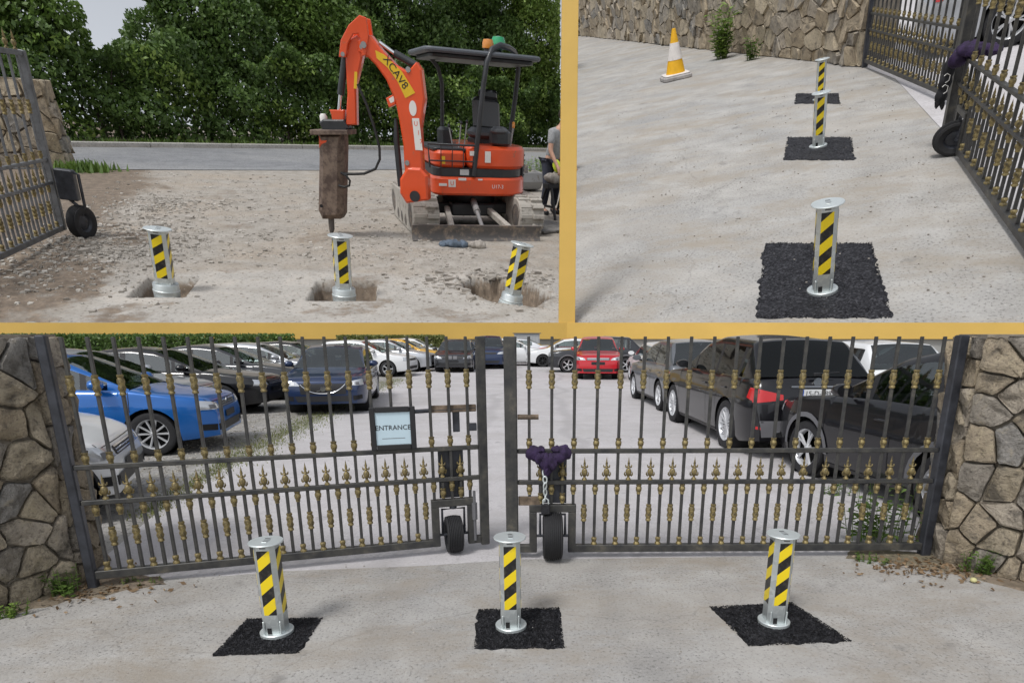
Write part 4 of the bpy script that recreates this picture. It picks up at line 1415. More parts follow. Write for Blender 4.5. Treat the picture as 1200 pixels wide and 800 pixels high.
# wheel = (distance from the free end, radius, width, half bay, bay height, plate width, plate shift, wheel y)
gl, LL = gate('gate', "left wrought iron gate leaf with gold collars and the entrance sign, slightly open", GL, (-3.185, 3.93), (-0.475, 4.72), 19, 1.725, 1.0, 0.07, -1,
              (0.07, 0.06), 0.06, (0.05, 0), (0.255, 0.155, 0.135, 0.115, 0.40, 0.20, 0.0, 0.02))
gr, LR = gate('gate', "right wrought iron gate leaf with gold collars and a purple cloth, standing closed", GL, (3.118, 4.584), (-0.235, 4.53), 19, 1.725, 1.0, 0.05, 1,
              (0.095, 0.08), 0.075, (0.02, 0), (0.32, 0.195, 0.155, 0.125, 0.385, 0.22, 0.0, 0.03))
gd, LD = gate('dig', "iron gate leaf swung open left of the digging site, wheel on the soil", None, (-3.06, 6.9), (-2.83, 9.75), 13, 1.95, 1.0, 0.08, 1,
              (0.07, 0.07), 0.07, (0.08, 0), None, True)
g1, L1 = gate('drive', "far iron gate leaf hinged at the stone pillar by the driveway", "gate leaves beside the driveway", (1.035, 13.12), (1.66, 9.25), 17, 1.75, 0.82, 0.09, 1,
              (0.07, 0.06), 0.08, (0.06, 0), None)
g2, L2 = gate('drive', "near iron gate leaf at the driveway's right edge, dark cloth tied on its post", "gate leaves beside the driveway", (1.40, 3.72), (1.405, 7.58), 14, 1.75, 0.80, 0.05, 1,
              (0.12, 0.10), 0.09, (0.0, 0), (0.52, 0.175, 0.13, 0.14, 0.40, 0.22, 0.0, 0.03))
g2["label"] = "near iron gate leaf at the driveway's right edge, dark cloth tied on its post"
gd.matrix_world = SITE["dig"] @ Matrix.Translation((-2.80, 9.8, 0)) @ Matrix.Rotation(R(6), 4, "Y") @ Matrix.Translation((2.83, -9.75, 0)) @ (SITE["dig"].inverted() @ gd.matrix_world)
plain('gate_iron_backlit', (0.15, 0.155, 0.165), 0.45, 0.4, 0, 0.35, 10)  # lighter copy of the gate iron, its backlit look put into the colour
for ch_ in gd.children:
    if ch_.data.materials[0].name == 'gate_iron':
        ch_.data.materials[0] = MATS['gate_iron_backlit']
# the gate at the digging site has its wheel outside the frame of the leaf
mb = MB()
mb.box((LD - 0.02, -0.16, 0.62), (0.12, 0.20, 0.34), None, 0.01)
obj("caster_housing", mb, "post_iron", gd, None)
obj("caster_arm", MB().tube([(LD - 0.02, -0.22, 0.78), (LD - 0.02, -0.30, 0.75), (LD - 0.02, -0.30, 0.40), (LD - 0.02, -0.22, 0.22)], 0.018, 8)
    .tube([(LD - 0.02, -0.1, 0.5), (LD - 0.02, -0.26, 0.36)], 0.02, 8), "post_iron", gd, 40)
wheel_on(gd, (LD - 0.02, -0.23, 0.20), 0.20, 0.13, (0.35, 0.94))

# latches, bolts and chain on the entrance gates
mb = MB()
mb.box((LL - 0.22, 0.03, 1.18), (0.36, 0.03, 0.055), None, 0.004)
obj("latch_bar", mb, "rusty_iron", gl, None)
obj("latch_bolt", MB().tube([(LL - 0.56, 0.03, 1.165), (LL - 0.05, 0.03, 1.18)], 0.016, 10), "post_iron", gl, 40)
obj("latch_tongue", MB().box((LL - 0.20, 0.03, 1.075), (0.055, 0.012, 0.16), None, 0.003), "post_iron", gl, None)
obj("latch_eye", MB().box((LL - 0.075, 0.0, 1.035), (0.06, 0.03, 0.06), None, 0.003), "post_iron", gl, None)
obj("cable_stay", MB().tube([(LL - 0.085, -0.03, 0.10), (LL - 0.085, -0.03, 0.52)], 0.012, 8).tube([(LL - 0.085, -0.03, 0.28), (LL - 0.085, -0.03, 0.42)], 0.022, 8), "grey_plastic", gl, 40)
obj("drop_bolt", MB().tube([(LR - 0.05, 0.0, 1.135), (LR - 0.21, 0.0, 1.135)], 0.02, 10), "rusty_iron", gr, 40)
obj("hasp_plate", MB().box((LR - 0.14, 0.0, 0.475), (0.18, 0.03, 0.07), None, 0.003), "rusty_iron", gr, None)

def chain(name, pts, r, parent=None):
    mb = MB()
    for i in range(len(pts) - 1):
        a, b = Vector(pts[i]), Vector(pts[i + 1])
        d = (b - a)
        q = d.to_track_quat('Z', 'Y').to_matrix().to_4x4()
        M = Matrix.Translation((a + b) / 2) @ q @ Matrix.Rotation(math.pi / 2 * (i % 2), 4, 'Z')
        ln = d.length * 0.78
        ring = []
        for k in range(15):
            an = 2 * math.pi * k / 14
            ring.append(M @ Vector((math.cos(an) * ln * 0.36, 0, math.sin(an) * ln * 0.72)))
        mb.tube(ring, r, 6, False)
    return obj(name, mb, "zinc_plate", parent, 50)

def lumpy(name, lobes, m, seed, amp=0.016, fold=26):
    """crumpled cloth: one closed skin wrapped over a few overlapping lobes"""
    import bmesh
    bm = bmesh.new()
    for (c, r) in lobes:
        v = bmesh.ops.create_icosphere(bm, subdivisions=4, radius=1.0)["verts"]
        for q in v:
            q.co = Vector((c[0] + q.co.x * r[0], c[1] + q.co.y * r[1], c[2] + q.co.z * r[2]))
    for q in bm.verts:
        n = q.co.normalized() if q.co.length > 1e-6 else Vector((0, 0, 1))
        k = mnoise.noise(Vector((q.co.x * fold + seed, q.co.y * fold, q.co.z * fold * 0.45))) + 0.7 * abs(mnoise.noise(Vector((q.co.x * fold * 3.2, q.co.y * fold * 3.2 + seed, q.co.z * fold * 0.7 + q.co.x * 9)))) - 0.25
        q.co += q.normal * (k * amp) if q.normal.length else n * (k * amp)
    me = bpy.data.meshes.new(name)
    bm.to_mesh(me)
    bm.free()
    me.materials.append(MATS[m])
    me.shade_smooth()
    o = link(name, me)
    return o

def torus_lobes(cx, cy, cz, R0, rx, n, th):
    return [((cx + math.cos(2 * math.pi * k / n) * R0 * 0.9, cy, cz + math.sin(2 * math.pi * k / n) * R0), (rx, th, rx * 0.9)) for k in range(n)]
cl = lumpy("tied_cloth", [((-0.115, -0.035, 0.865), (0.062, 0.06, 0.062)), ((-0.07, -0.045, 0.835), (0.05, 0.06, 0.055)), ((-0.03, -0.05, 0.80), (0.05, 0.06, 0.075)), ((-0.02, -0.05, 0.74), (0.04, 0.05, 0.06)),
                          ((0.02, -0.05, 0.80), (0.05, 0.06, 0.07)), ((0.07, -0.045, 0.84), (0.055, 0.06, 0.05)), ((0.115, -0.035, 0.87), (0.06, 0.06, 0.062)), ((0.06, -0.04, 0.89), (0.045, 0.05, 0.03)), ((-0.07, -0.04, 0.89), (0.045, 0.05, 0.03))],
           "cloth_purple", 4.0)
place(cl, 'gate', (0.055, 4.53, 0))
tag(cl, "purple cloth tied over the upper rail of the right gate leaf above its wheel", "cloth")
ch = chain("chain", [(0.02, 4.46, 0.74), (0.022, 4.45, 0.69), (0.026, 4.45, 0.64), (0.022, 4.455, 0.59), (0.028, 4.46, 0.54), (0.022, 4.46, 0.49)], 0.0065)
ch = place(ch, 'gate')
tag(ch, "short bright steel chain hanging below the purple cloth", "chain")
pk = thing("padlock", 'gate', "dark padlock at the end of the chain on the right gate leaf", "padlock", (0.03, 4.45, 0.43))
obj("lock_body", MB().box((0, 0, 0), (0.07, 0.035, 0.085), None, 0.008), "cloth_black", pk, None)
obj("shackle", MB().tube([(-0.02, 0, 0.04), (-0.02, 0, 0.075), (0, 0, 0.09), (0.02, 0, 0.075), (0.02, 0, 0.04)], 0.006, 8), "zinc_plate", pk, 60)
cl = lumpy("tied_cloth", [((0, 0, 0.80), (0.10, 0.12, 0.06)), ((0.06, -0.10, 0.79), (0.09, 0.12, 0.055)), ((0.14, -0.2, 0.79), (0.06, 0.1, 0.04)), ((-0.07, 0.03, 0.74), (0.07, 0.09, 0.07))], "cloth_purple", 9.0, 0.02, 20)
place(cl, 'drive', (1.40, 7.35, -0.03))
tag(cl, "dark purple cloth draped over the near gate post beside the driveway", "cloth")
cl = lumpy("hanging_cloth", [((0, 0, 0.66), (0.05, 0.06, 0.09)), ((-0.01, 0, 0.56), (0.055, 0.06, 0.08)), ((-0.02, 0, 0.46), (0.05, 0.05, 0.08)), ((-0.045, 0.01, 0.40), (0.018, 0.02, 0.05)), ((0.0, -0.02, 0.39), (0.018, 0.02, 0.05))], "cloth_black", 2.0, 0.012, 24)  # black cloth with a logo, given finger-like ends
place(cl, 'drive', (1.29, 7.45, -0.03))
tag(cl, "black cloth hanging from the near gate post below the purple cloth", "glove")
mb = MB()
for zc in (0.60, 0.515):
    mb.tube([(0.0, 0, zc - 0.035), (0.025, 0, zc - 0.02), (0.028, 0, zc + 0.02), (0.0, 0, zc + 0.036), (-0.02, 0, zc + 0.02)], 0.004, 6)
obj("logo_print", mb, "decal_white", cl, 60, (-0.02, -0.068, 0))

sg = thing("entrance_sign", 'gate', "black framed entrance sign with dark lettering fixed to the left gate leaf", "sign", (-3.185, 3.93, 0), math.atan2(0.79, 2.71))
SX, SZ, SW, SH = 2.135, 1.055, 0.335, 0.325
for nm, c, d in (("frame_side", (SX - SW / 2 + 0.02, -0.045, SZ), (0.04, 0.028, SH)), ("frame_side", (SX + SW / 2 - 0.02, -0.045, SZ), (0.04, 0.028, SH)),
                 ("frame_rail", (SX, -0.045, SZ + SH / 2 - 0.02), (SW - 0.082, 0.028, 0.04)), ("frame_rail", (SX, -0.045, SZ - SH / 2 + 0.02), (SW - 0.082, 0.028, 0.04))):
    obj(nm, MB().box(c, d, None, 0.005), "black_plastic", sg, None)
obj("panel", MB().box((SX, -0.040, SZ), (SW - 0.076, 0.012, SH - 0.076)), "sign_paper", sg, None)
link("lettering", text_mesh("ENTRANCE", 0.051, "ink", 0.0008), sg, (SX, -0.0475, SZ + 0.005), (R(90), 0, 0))
mb = MB()
mb.box((SX, -0.0465, SZ - 0.075), (0.17, 0.001, 0.004))
obj("small_print", mb, "grey_plastic", sg, None)

# ------------------------------------------------------------------ cars
def smooth_curve(pts, sig=0.03):
    xs = np.arange(pts[0][0], pts[-1][0] + 0.005, 0.01)
    zs = np.interp(xs, [p[0] for p in pts], [p[1] for p in pts])
    k = np.arange(-12, 13) * 0.01
    g = np.exp(-(k / sig) ** 2 / 2)
    g /= g.sum()
    zp = np.concatenate([np.full(12, zs[0]), zs, np.full(12, zs[-1])])
    return xs, np.convolve(zp, g, 'valid')

SPEC = {
    'hatch': dict(L=4.25, W=1.79, wb=2.63, fo=0.86, wr=0.318, front=[(0, .52), (.012, .66), (.045, .745), (.16, .805), (.45, .855), (.85, .905)], cowl=(1.08, .955), rs=(1.98, 1.395), top=(2.5, 1.455), re=(3.5, 1.39), tb=(4.05, .98),
                  rear=[(4.15, .93), (4.22, .66), (4.25, .44)], pil=[(1.62, 1.70), (2.62, 2.72), (3.50, 3.60)]),
    'estate': dict(L=4.75, W=1.83, wb=2.80, fo=0.90, wr=0.33, front=[(0, .53), (.012, .67), (.05, .75), (.18, .805), (.50, .85), (.95, .905)], cowl=(1.22, .95), rs=(2.15, 1.38), top=(2.7, 1.44), re=(4.1, 1.38), tb=(4.58, .99),
                   rear=[(4.66, .93), (4.73, .66), (4.75, .44)], pil=[(1.75, 1.83), (2.80, 2.90), (3.72, 3.82)]),
    'saloon': dict(L=4.78, W=1.83, wb=2.80, fo=0.90, wr=0.33, front=[(0, .53), (.012, .66), (.05, .735), (.18, .79), (.50, .84), (.95, .895)], cowl=(1.25, .94), rs=(2.2, 1.36), top=(2.75, 1.43), re=(3.35, 1.385), tb=(4.15, 1.02),
                   rear=[(4.45, 1.03), (4.66, 1.01), (4.74, .82), (4.78, .46)], pil=[(1.80, 1.88), (2.80, 2.90), (3.62, 3.74)]),
    'suv': dict(L=4.85, W=1.94, wb=2.92, fo=0.90, wr=0.375, front=[(0, .55), (.02, .72), (.07, .86), (.20, .955), (.5, 1.02), (.95, 1.06)], cowl=(1.35, 1.11), rs=(2.2, 1.60), top=(2.8, 1.70), re=(4.15, 1.64), tb=(4.66, 1.13),
                rear=[(4.74, 1.05), (4.81, .72), (4.85, .50)], pil=[(1.90, 1.98), (2.95, 3.05), (3.90, 4.0)]),
    'crossover': dict(L=4.42, W=1.83, wb=2.67, fo=0.88, wr=0.345, front=[(0, .58), (.012, .73), (.05, .84), (.17, .905), (.5, .955), (.9, .995)], cowl=(1.2, 1.04), rs=(2.05, 1.50), top=(2.6, 1.59), re=(3.75, 1.54), tb=(4.22, 1.07),
                      rear=[(4.31, .98), (4.38, .68), (4.42, .48)], pil=[(1.75, 1.83), (2.75, 2.85), (3.60, 3.70)]),
    'snub': dict(L=3.9, W=1.80, wb=2.60, fo=0.50, wr=0.33, front=[(0, .45), (.02, .58), (.06, .68), (.16, .76), (.35, .84), (.6, .90)], cowl=(.85, .96), rs=(1.7, 1.40), top=(2.2, 1.46), re=(3.2, 1.40), tb=(3.68, .98), rear=[(3.8, .92), (3.87, .66), (3.9, .44)], pil=[(1.35, 1.43), (2.35, 2.45), (3.2, 3.3)]),
    'short': dict(L=3.55, W=1.83, wb=2.15, fo=0.86, wr=0.345, front=[(0, .58), (.012, .73), (.05, .84), (.17, .905), (.5, .955), (.9, .995)], cowl=(1.2, 1.04), rs=(2.05, 1.50), top=(2.5, 1.59), re=(2.95, 1.54), tb=(3.36, 1.07),
                  rear=[(3.44, .98), (3.51, .68), (3.55, .48)], pil=[(1.75, 1.83), (2.62, 2.85)]),
}
WHEELS = {}
def wheel_meshes(wr, style, wid=0.215):
    key = (wr, style)
    if key in WHEELS:
        return WHEELS[key]
    M = Matrix.Rotation(R(90), 4, 'X')                    # axle along y, outer side at -y
    rr = wr * 0.685
    ty = MB().lathe([(rr, -wid * .38), (rr * 1.02, -wid * .47), (wr * .88, -wid * .52), (wr * .97, -wid * .46), (wr, -wid * .36), (wr, wid * .36), (wr * .97, wid * .46), (wr * .88, wid * .52), (rr * 1.02, wid * .47), (rr, wid * .38)], 36, M, False, False)
    rim = MB()
    # lathe z runs to -y after the turn, so outside is +z here
    rim.lathe([(rr * .90, wid * .10), (rr * .955, wid * .40), (rr * 1.005, wid * .46), (rr * 1.03, wid * .44), (rr * 1.03, wid * .1)], 36, M, False, False)
    rim.lathe([(0, wid * .40), (rr * .10, wid * .40), (rr * .17, wid * .34), (rr * .20, wid * .15)], 20, M)
    ns, wdt, split = {'ten': (10, .135, False), 'five': (5, .24, False), 'split': (5, .12, True), 'multi': (14, .09, False), 'seven': (7, .10, False)}[style]
    for i in range(ns):
        a0 = 2 * math.pi * i / ns
        for off in ((-0.17, 0.17) if split else (0,)):
            vs = []
            for r_, ww_, z in ((rr * .14, wdt * .9, wid * .37), (rr * .55, wdt, wid * .36), (rr * .96, wdt * 1.15, wid * .40)):
                a = a0 + off * (r_ / rr)
                for s, dz in ((-1, -.05), (-.6, 0), (.6, 0), (1, -.05)):
                    x, y = r_, s * ww_ * rr * .5
                    vs.append((x * math.cos(a) - y * math.sin(a), x * math.sin(a) + y * math.cos(a), z + dz * wid * 2))
            rim.add(vs, [(k * 4 + j, k * 4 + j + 1, k * 4 + j + 5, k * 4 + j + 4) for k in range(2) for j in range(3)], M)
    back = MB().lathe([(0, wid * .02), (rr * .97, wid * .02)], 30, M)  # near-black disc painting in the shade behind the spokes
    WHEELS[key] = (ty.mesh("tyre", "rubber", 35), rim.mesh("rim", "dark_alloy" if style == 'seven' else "alloy", 40), back.mesh("shade_backing", "void_black", None))
    return WHEELS[key]

def cast_patch(bvh, corners, axis, n=8, m=4, off=0.006):
    """a patch lying on the bodywork: corners (u,v) in order bl, br, tr, tl, cast along the axis"""
    vs, ok, fs = [], [], []
    for j in range(m + 1):
        for i in range(n + 1):
            s, t = i / n, j / m
            u = (1 - t) * ((1 - s) * corners[0][0] + s * corners[1][0]) + t * ((1 - s) * corners[3][0] + s * corners[2][0])
            v = (1 - t) * ((1 - s) * corners[0][1] + s * corners[1][1]) + t * ((1 - s) * corners[3][1] + s * corners[2][1])
            if axis[0] == 'x':
                sg = 1 if axis[1] == '+' else -1
                o, d = Vector((sg * 5, u, v)), Vector((-sg, 0, 0))
            else:
                sg = 1 if axis[1] == '+' else -1
                o, d = Vector((u, sg * 5, v)), Vector((0, -sg, 0))
            h = bvh.ray_cast(o, d)
            if h[0] is None:
                vs.append((0, 0, 0))
                ok.append(False)
            else:
                nn = h[1] if h[1].dot(d) < 0 else -h[1]
                vs.append(tuple(h[0] + nn * off - d * off * 0.3))
                ok.append(True)
    for j in range(m):
        for i in range(n):
            q = (j * (n + 1) + i, j * (n + 1) + i + 1, (j + 1) * (n + 1) + i + 1, (j + 1) * (n + 1) + i)
            if all(ok[k] for k in q):
                fs.append(q)
    return vs, fs

def car(label, group, site, kind, pnt, heading, contact, which, style='ten', name="parked_car", detail=2, badge=None, plate=None, trim=False, lights="lamp_glass", grille=None):
    """contact is where the named wheel (fl, fr, rl, rr) touches the ground"""
    S = SPEC[kind]
    L, W, wb, fo, wr = S['L'], S['W'], S['wb'], S['fo'], S['wr']
    h = L / 2
    wx = {'f': h - fo, 'r': h - fo - wb}[which[0]]
    wy = (W / 2 - 0.11) * (1 if which[1] == 'l' else -1)
    th = R(heading)
    cx = contact[0] - (wx * math.cos(th) - wy * math.sin(th))
    cy = contact[1] - (wx * math.sin(th) + wy * math.cos(th))
    t = thing(name, site, label, "car", (cx, cy, 0), th, group)
    prof = S['front'] + [S['cowl'], (S['rs'][0], S['cowl'][1] + 0.03), (S['re'][0], S['tb'][1] - 0.005), S['tb']] + S['rear']
    PX, PZ = smooth_curve(prof, 0.022)
    topz = lambda x: float(np.interp(x, PX, PZ))
    ra = wr + 0.055
    xa = (fo, fo + wb)
    st = set(np.round(np.concatenate([np.arange(0, 0.3, 0.05), np.arange(0.3, L - 0.3, 0.13), np.arange(L - 0.3, L, 0.05), [L, 0.02, L - 0.02]]), 3))
    for c in xa:
        st = {x for x in st if abs(x - c) > ra + 0.015}
        for k in range(0, 15):
            st.add(round(c - ra * math.cos(math.pi * k / 14), 4))
        st.add(round(c - ra - 0.012, 4))
        st.add(round(c + ra + 0.012, 4))
    st = sorted(st)
    def halfw(x):
        f = max(0, (0.75 - x) / 0.75)
        r_ = max(0, (x - (L - 0.65)) / 0.65)
        return W / 2 * (1 - 0.21 * f ** 2.7 - 0.13 * r_ ** 2.6)
    belt = S['cowl'][1]
    def g(z):
        q = (z - 0.2) / (belt - 0.2)
        return float(np.interp(q, [0, .08, .3, .52, .66, .74, .86, 1.0, 1.2], [.925, .965, .985, 1.0, .997, .978, .958, .93, .90]))
    def bottom(x):
        zb = 0.20 + 0.05 * max(0, (0.5 - x) / 0.5) + 0.08 * max(0, (x - (L - 0.5)) / 0.5)
        for c in xa:
            if abs(x - c) < ra:
                return wr + math.sqrt(max(0, ra * ra - (x - c) ** 2)), True
            if abs(x - c) < ra + 0.02:
                return min(zb, wr), True
        return zb, False
    rows = [0, .07, .2, .36, .5, .62, .72, .82, .90, .96, 1.0]
    ins = [1, 1, 1, 1, 1, 1, 1, 1, .995, .98, .93]
    cen = [.78, .5, .25, 0]
    body = MB()
    ring_n = None
    vs = []
    for x in st:
        zt = topz(x)
        zb, arch = bottom(x)
        zb = min(zb, zt - 0.05)
        w_ = halfw(x)
        half = []
        for f, i_ in zip(rows, ins):
            z = zb + f * (zt - zb)
            half.append((w_ * g(z) * i_, z))
        ye = half[-1][0]
        for c in cen:
            half.append((ye * c, zt + 0.022 * (1 - c * c)))
        full = half + [(-y, z) for y, z in half[:-1][::-1]]
        ring_n = len(full)
        vs += [(h - x, y, z) for y, z in full]
    fs = []
    for k in range(len(st) - 1):
        xm = (st[k] + st[k + 1]) / 2
        for i in range(ring_n - 1):
            if S['cowl'][0] + 0.12 < xm < S['tb'][0] - 0.08 and len(rows) - 1 <= i < ring_n - len(rows):
                continue                                 # open under the glasshouse
            fs.append((k * ring_n + i, (k + 1) * ring_n + i, (k + 1) * ring_n + i + 1, k * ring_n + i + 1))
    fs.append(tuple(range(ring_n)))
    fs.append(tuple(range((len(st) - 1) * ring_n, len(st) * ring_n))[::-1])
    body.add(vs, fs)
    obj("body", body, pnt, t, 38)
    bvh = BVHTree.FromPolygons([Vector(v) for v in body.v], [tuple(f) for f in body.f])
    # greenhouse
    RX, RZ = smooth_curve([S['cowl'], S['rs'], S['top'], S['re'], S['tb']], 0.05)
    gx = sorted(set(np.round(np.concatenate([np.arange(S['cowl'][0] + 0.01, S['tb'][0], 0.11), [S['cowl'][0] + 0.01, S['tb'][0] - 0.005, S['rs'][0], S['re'][0], S['rs'][0] + 0.03, S['re'][0] - 0.03, S['cowl'][0] + 0.28], [p for q in S['pil'] for p in q]]), 3)))
    parts = {}
    def put(nm, quad):
        parts.setdefault(nm, []).append(quad)
    secs = []
    for x in gx:
        zb = topz(x)
        zr = max(zb + 0.004, float(np.interp(x, RX, RZ)))
        hh = zr - zb
        wb_ = halfw(x) * g(zb) * 0.945
        tum = 0.30
        e = min(1.0, hh / 0.25)
        sec = [(wb_, zb - 0.01), (wb_ - tum * hh * .80, zb + hh * .80), (wb_ - tum * hh * .93 - 0.012 * e, zb + hh * .92), (wb_ - tum * hh - 0.065 * e, zb + hh * .985)]
        ye = sec[-1][0]
        sec += [(ye * .66, zr + 0.012 * e), (ye * .33, zr + 0.022 * e), (0, zr + 0.026 * e)]
        secs.append(sec)
    for k in range(len(gx) - 1):
        xm = (gx[k] + gx[k + 1]) / 2
        for sgn in (1, -1):
            P = lambda kk, i: (h - gx[kk], sgn * secs[kk][i][0], secs[kk][i][1])
            for i in range(6):
                q = [P(k, i), P(k, i + 1), P(k + 1, i + 1), P(k + 1, i)]
                if i == 0:
                    if xm < S['cowl'][0] + 0.28 or xm > S['pil'][-1][0] + (0.16 if kind != 'saloon' else 0.0) and xm > S['re'][0] - 0.02:
                        nm = 'roof_pillar'
                    elif any(a <= xm <= b for a, b in S['pil']):
                        nm = 'door_pillar'
                    else:
                        nm = 'side_window'
                elif i in (1, 2):
                    nm = 'roof_pillar'
                else:
                    nm = 'windscreen' if xm < S['rs'][0] else 'rear_window' if xm > S['re'][0] else 'roof'
                if sgn > 0:
                    q = q[::-1]
                put(nm + (('+' if sgn > 0 else '-') if nm in ('side_window', 'roof_pillar', 'door_pillar') else ''), q)
    for nm, quads in parts.items():
        base = nm.rstrip('+-')
        mt = {'roof': pnt, 'roof_pillar': pnt, 'door_pillar': 'black_plastic'}.get(base, 'tinted_glass' if kind == 'suv' and base != 'windscreen' else 'car_glass')
        if base in ('side_window', 'door_pillar'):                        # one pane per door
            runs, cur = [], [quads[0]]
            far = lambda q_: min(p_[0] for p_ in q_)
            near_ = lambda q_: max(p_[0] for p_ in q_)
            for a, b in zip(quads, quads[1:]):
                if abs(far(a) - near_(b)) > 1e-4:
                    runs.append(cur)
                    cur = []
                cur.append(b)
            runs.append(cur)
        else:
            runs = [quads]
        for rn in runs:
            mb, seen = MB(), {}
            for q in rn:
                ids = []
                for p in q:
                    kq = (round(p[0], 4), round(p[1], 4), round(p[2], 4))
                    if kq not in seen:
                        seen[kq] = len(mb.v)
                        mb.v.append(p)
                    if seen[kq] not in ids:
                        ids.append(seen[kq])
                if len(ids) > 2:
                    mb.f.append(tuple(ids))
            obj(base, mb, mt, t, 50)
    # cabin
    zc_ = belt - 0.20
    x0c, x1c = h - S['tb'][0] + 0.12, h - S['cowl'][0] - 0.12
    obj("cabin_floor", MB().box(((x0c + x1c) / 2, 0, zc_ - 0.12), (x1c - x0c, W * 0.84, 0.24)), "cabin_trim", t, None)
    obj("dashboard", MB().box((x1c - 0.14, 0, belt - 0.06), (0.42, W * 0.80, 0.16), None, 0.05), "cabin_trim", t, 40)
    if detail > 1:
        for xs_ in (h - S['cowl'][0] - 1.18, h - S['cowl'][0] - 2.05):
            if xs_ - 0.2 < x0c:
                continue
            for sy_ in (-1, 1):
                so = obj("seat", MB().box((xs_, sy_ * 0.37, belt + 0.02), (0.13, 0.48, 0.50), Matrix.Rotation(R(-12), 3, 'Y'), 0.05), "seat_cloth", t, 40)
                obj("headrest", MB().box((xs_ - 0.09, sy_ * 0.37, belt + 0.335), (0.09, 0.26, 0.15), Matrix.Rotation(R(-8), 3, 'Y'), 0.04), "seat_cloth", so, 40)
        wr2 = MB()
        wr2.tube([(h - S['cowl'][0] - 0.52 + 0.06 * math.sin(2 * math.pi * k / 16), 0.37 + 0.18 * math.cos(2 * math.pi * k / 16), belt + 0.03 + 0.17 * math.sin(2 * math.pi * k / 16)) for k in range(17)], 0.016, 6, False)
        obj("steering_wheel", wr2, "black_plastic", t, 60)
    # underside and wheel wells
    mb = MB()
    mb.box((0, 0, 0.42), (L - 0.5, W - 0.55, 0.42))
    for c in xa:
        for s in (-1, 1):
            mb.lathe([(ra - 0.004, 0.0), (ra - 0.004, 0.30), (0.0, 0.30)], 20, Matrix.Translation((h - c, s * (W / 2 - 0.05), wr)) @ Matrix.Rotation(R(90) * s, 4, 'X'), False, False)
    obj("underbody", mb, "void_black", t, None)
    ty, rm, bk = wheel_meshes(wr, style)
    for c in xa:
        for s in (-1, 1):
            wo = link("wheel", ty, t, (h - c, s * (W / 2 - 0.125), wr), (0, 0, 0 if s < 0 else math.pi))
            link("rim", rm, wo)
            link("shade_backing", bk, wo)
    def patch(nm, corners, axis, m, n=8, mm=4, off=0.006, sm=60):
        v, f = cast_patch(bvh, corners, axis, n, mm, off)
        if f and nm == 'door_seam':                      # only the unbroken lower run
            run = [f[-1]]
            for q in f[::-1][1:]:
                if q[3] == run[-1][0]:
                    run.append(q)
                else:
                    break
            f = run
        if f:
            mb = MB()
            mb.add(v, f)
            return obj(nm, mb, m, t, sm)
    zf = topz(0.12)
    hz0 = zf - 0.175
    for s in (-1, 1):
        hl = patch("headlight", [(s * 0.47, hz0 + 0.03), (s * (W / 2 - 0.075), hz0 + 0.035), (s * (W / 2 - 0.10), hz0 + 0.17), (s * 0.55, hz0 + 0.115)][::s], 'x+', lights, 12, 5)
        if hl and detail > 1:
            for q in (0.62, 0.72):
                v, f = cast_patch(bvh, [(s * q - .035, hz0 + .045), (s * q + .035, hz0 + .045), (s * q + .035, hz0 + .105), (s * q - .035, hz0 + .105)], 'x+', 4, 4, 0.011)
                mb = MB()
                mb.add(v, f)
                if f:
                    obj("lamp_unit", mb, "grey_plastic" if q > .7 else "plate_white", hl, 60)
        zt = topz(L - 0.12)
        if kind in ('suv', 'crossover', 'short', 'estate', 'hatch'):
            patch("tail_light", [(s * 0.50, zt - .20), (s * (W / 2 - 0.07), zt - .24), (s * (W / 2 - 0.075), zt - .04), (s * 0.50, zt - .13)][::s], 'x-', "red_lens", 10, 5)
        else:
            patch("tail_light", [(s * 0.50, zt - .26), (s * (W / 2 - 0.09), zt - .26), (s * (W / 2 - 0.09), zt - .12), (s * 0.50, zt - .14)][::s], 'x-', "red_lens", 10, 5)
        if kind == 'suv':
            patch("tail_light", [(h * -1 + 0.09, zt - .24), (h * -1 + 0.30, zt - .18), (h * -1 + 0.28, zt - .06), (h * -1 + 0.12, zt - .06)], 'y+' if s > 0 else 'y-', "red_lens", 6, 4)
            patch("reflector", [(s * 0.62, .44), (s * 0.86, .44), (s * 0.86, .48), (s * 0.62, .48)], 'x-', "red_lens", 6, 2)
    gz = grille or (hz0 + 0.03, hz0 + 0.115, 0.43)
    gp_ = patch("grille", [(-gz[2], gz[0]), (gz[2], gz[0]), (gz[2] * 1.04, gz[1]), (-gz[2] * 1.04, gz[1])], 'x+', "black_plastic", 10, 3, 0.007)
    patch("lower_grille", [(-.55, .30), (.55, .30), (.60, .42), (-.60, .42)], 'x+', "black_plastic", 10, 3, 0.007)
    if detail > 1:
        for s in (-1, 1):
            patch("fog_vent", [(s * .62, .32), (s * .80, .34), (s * .80, .43), (s * .62, .42)][::s], 'x+', "void_black", 4, 3, 0.007)
        for zz in [] if badge in ('diagonal', 'kidney') else np.linspace(gz[0] + 0.015, gz[1] - 0.01, 3):
            patch("grille_bar", [(-gz[2] * .97, zz), (gz[2] * .97, zz), (gz[2] * .97, zz + .012), (-gz[2] * .97, zz + .012)], 'x+', "chrome", 10, 1, 0.012)
        for s in (-1, 1):
            patch('bonnet_seam', [(s * (W / 2 - .17), zf - .02), (s * (W / 2 - .16), zf - .02), (s * (W / 2 - .16), zf + .01), (s * (W / 2 - .17), zf + .01)][::s], 'x+', 'void_black', 1, 2, 0.003)
        patch('bonnet_seam', [(-W / 2 + .2, zf - .035), (W / 2 - .2, zf - .035), (W / 2 - .2, zf - .028), (-W / 2 + .2, zf - .028)], 'x+', 'void_black', 14, 1, 0.003)
        patch('front_plate', [(-.26, gz[0] - .16), (.26, gz[0] - .16), (.26, gz[0] - .06), (-.26, gz[0] - .06)], 'x+', 'ink', 6, 2, 0.014)
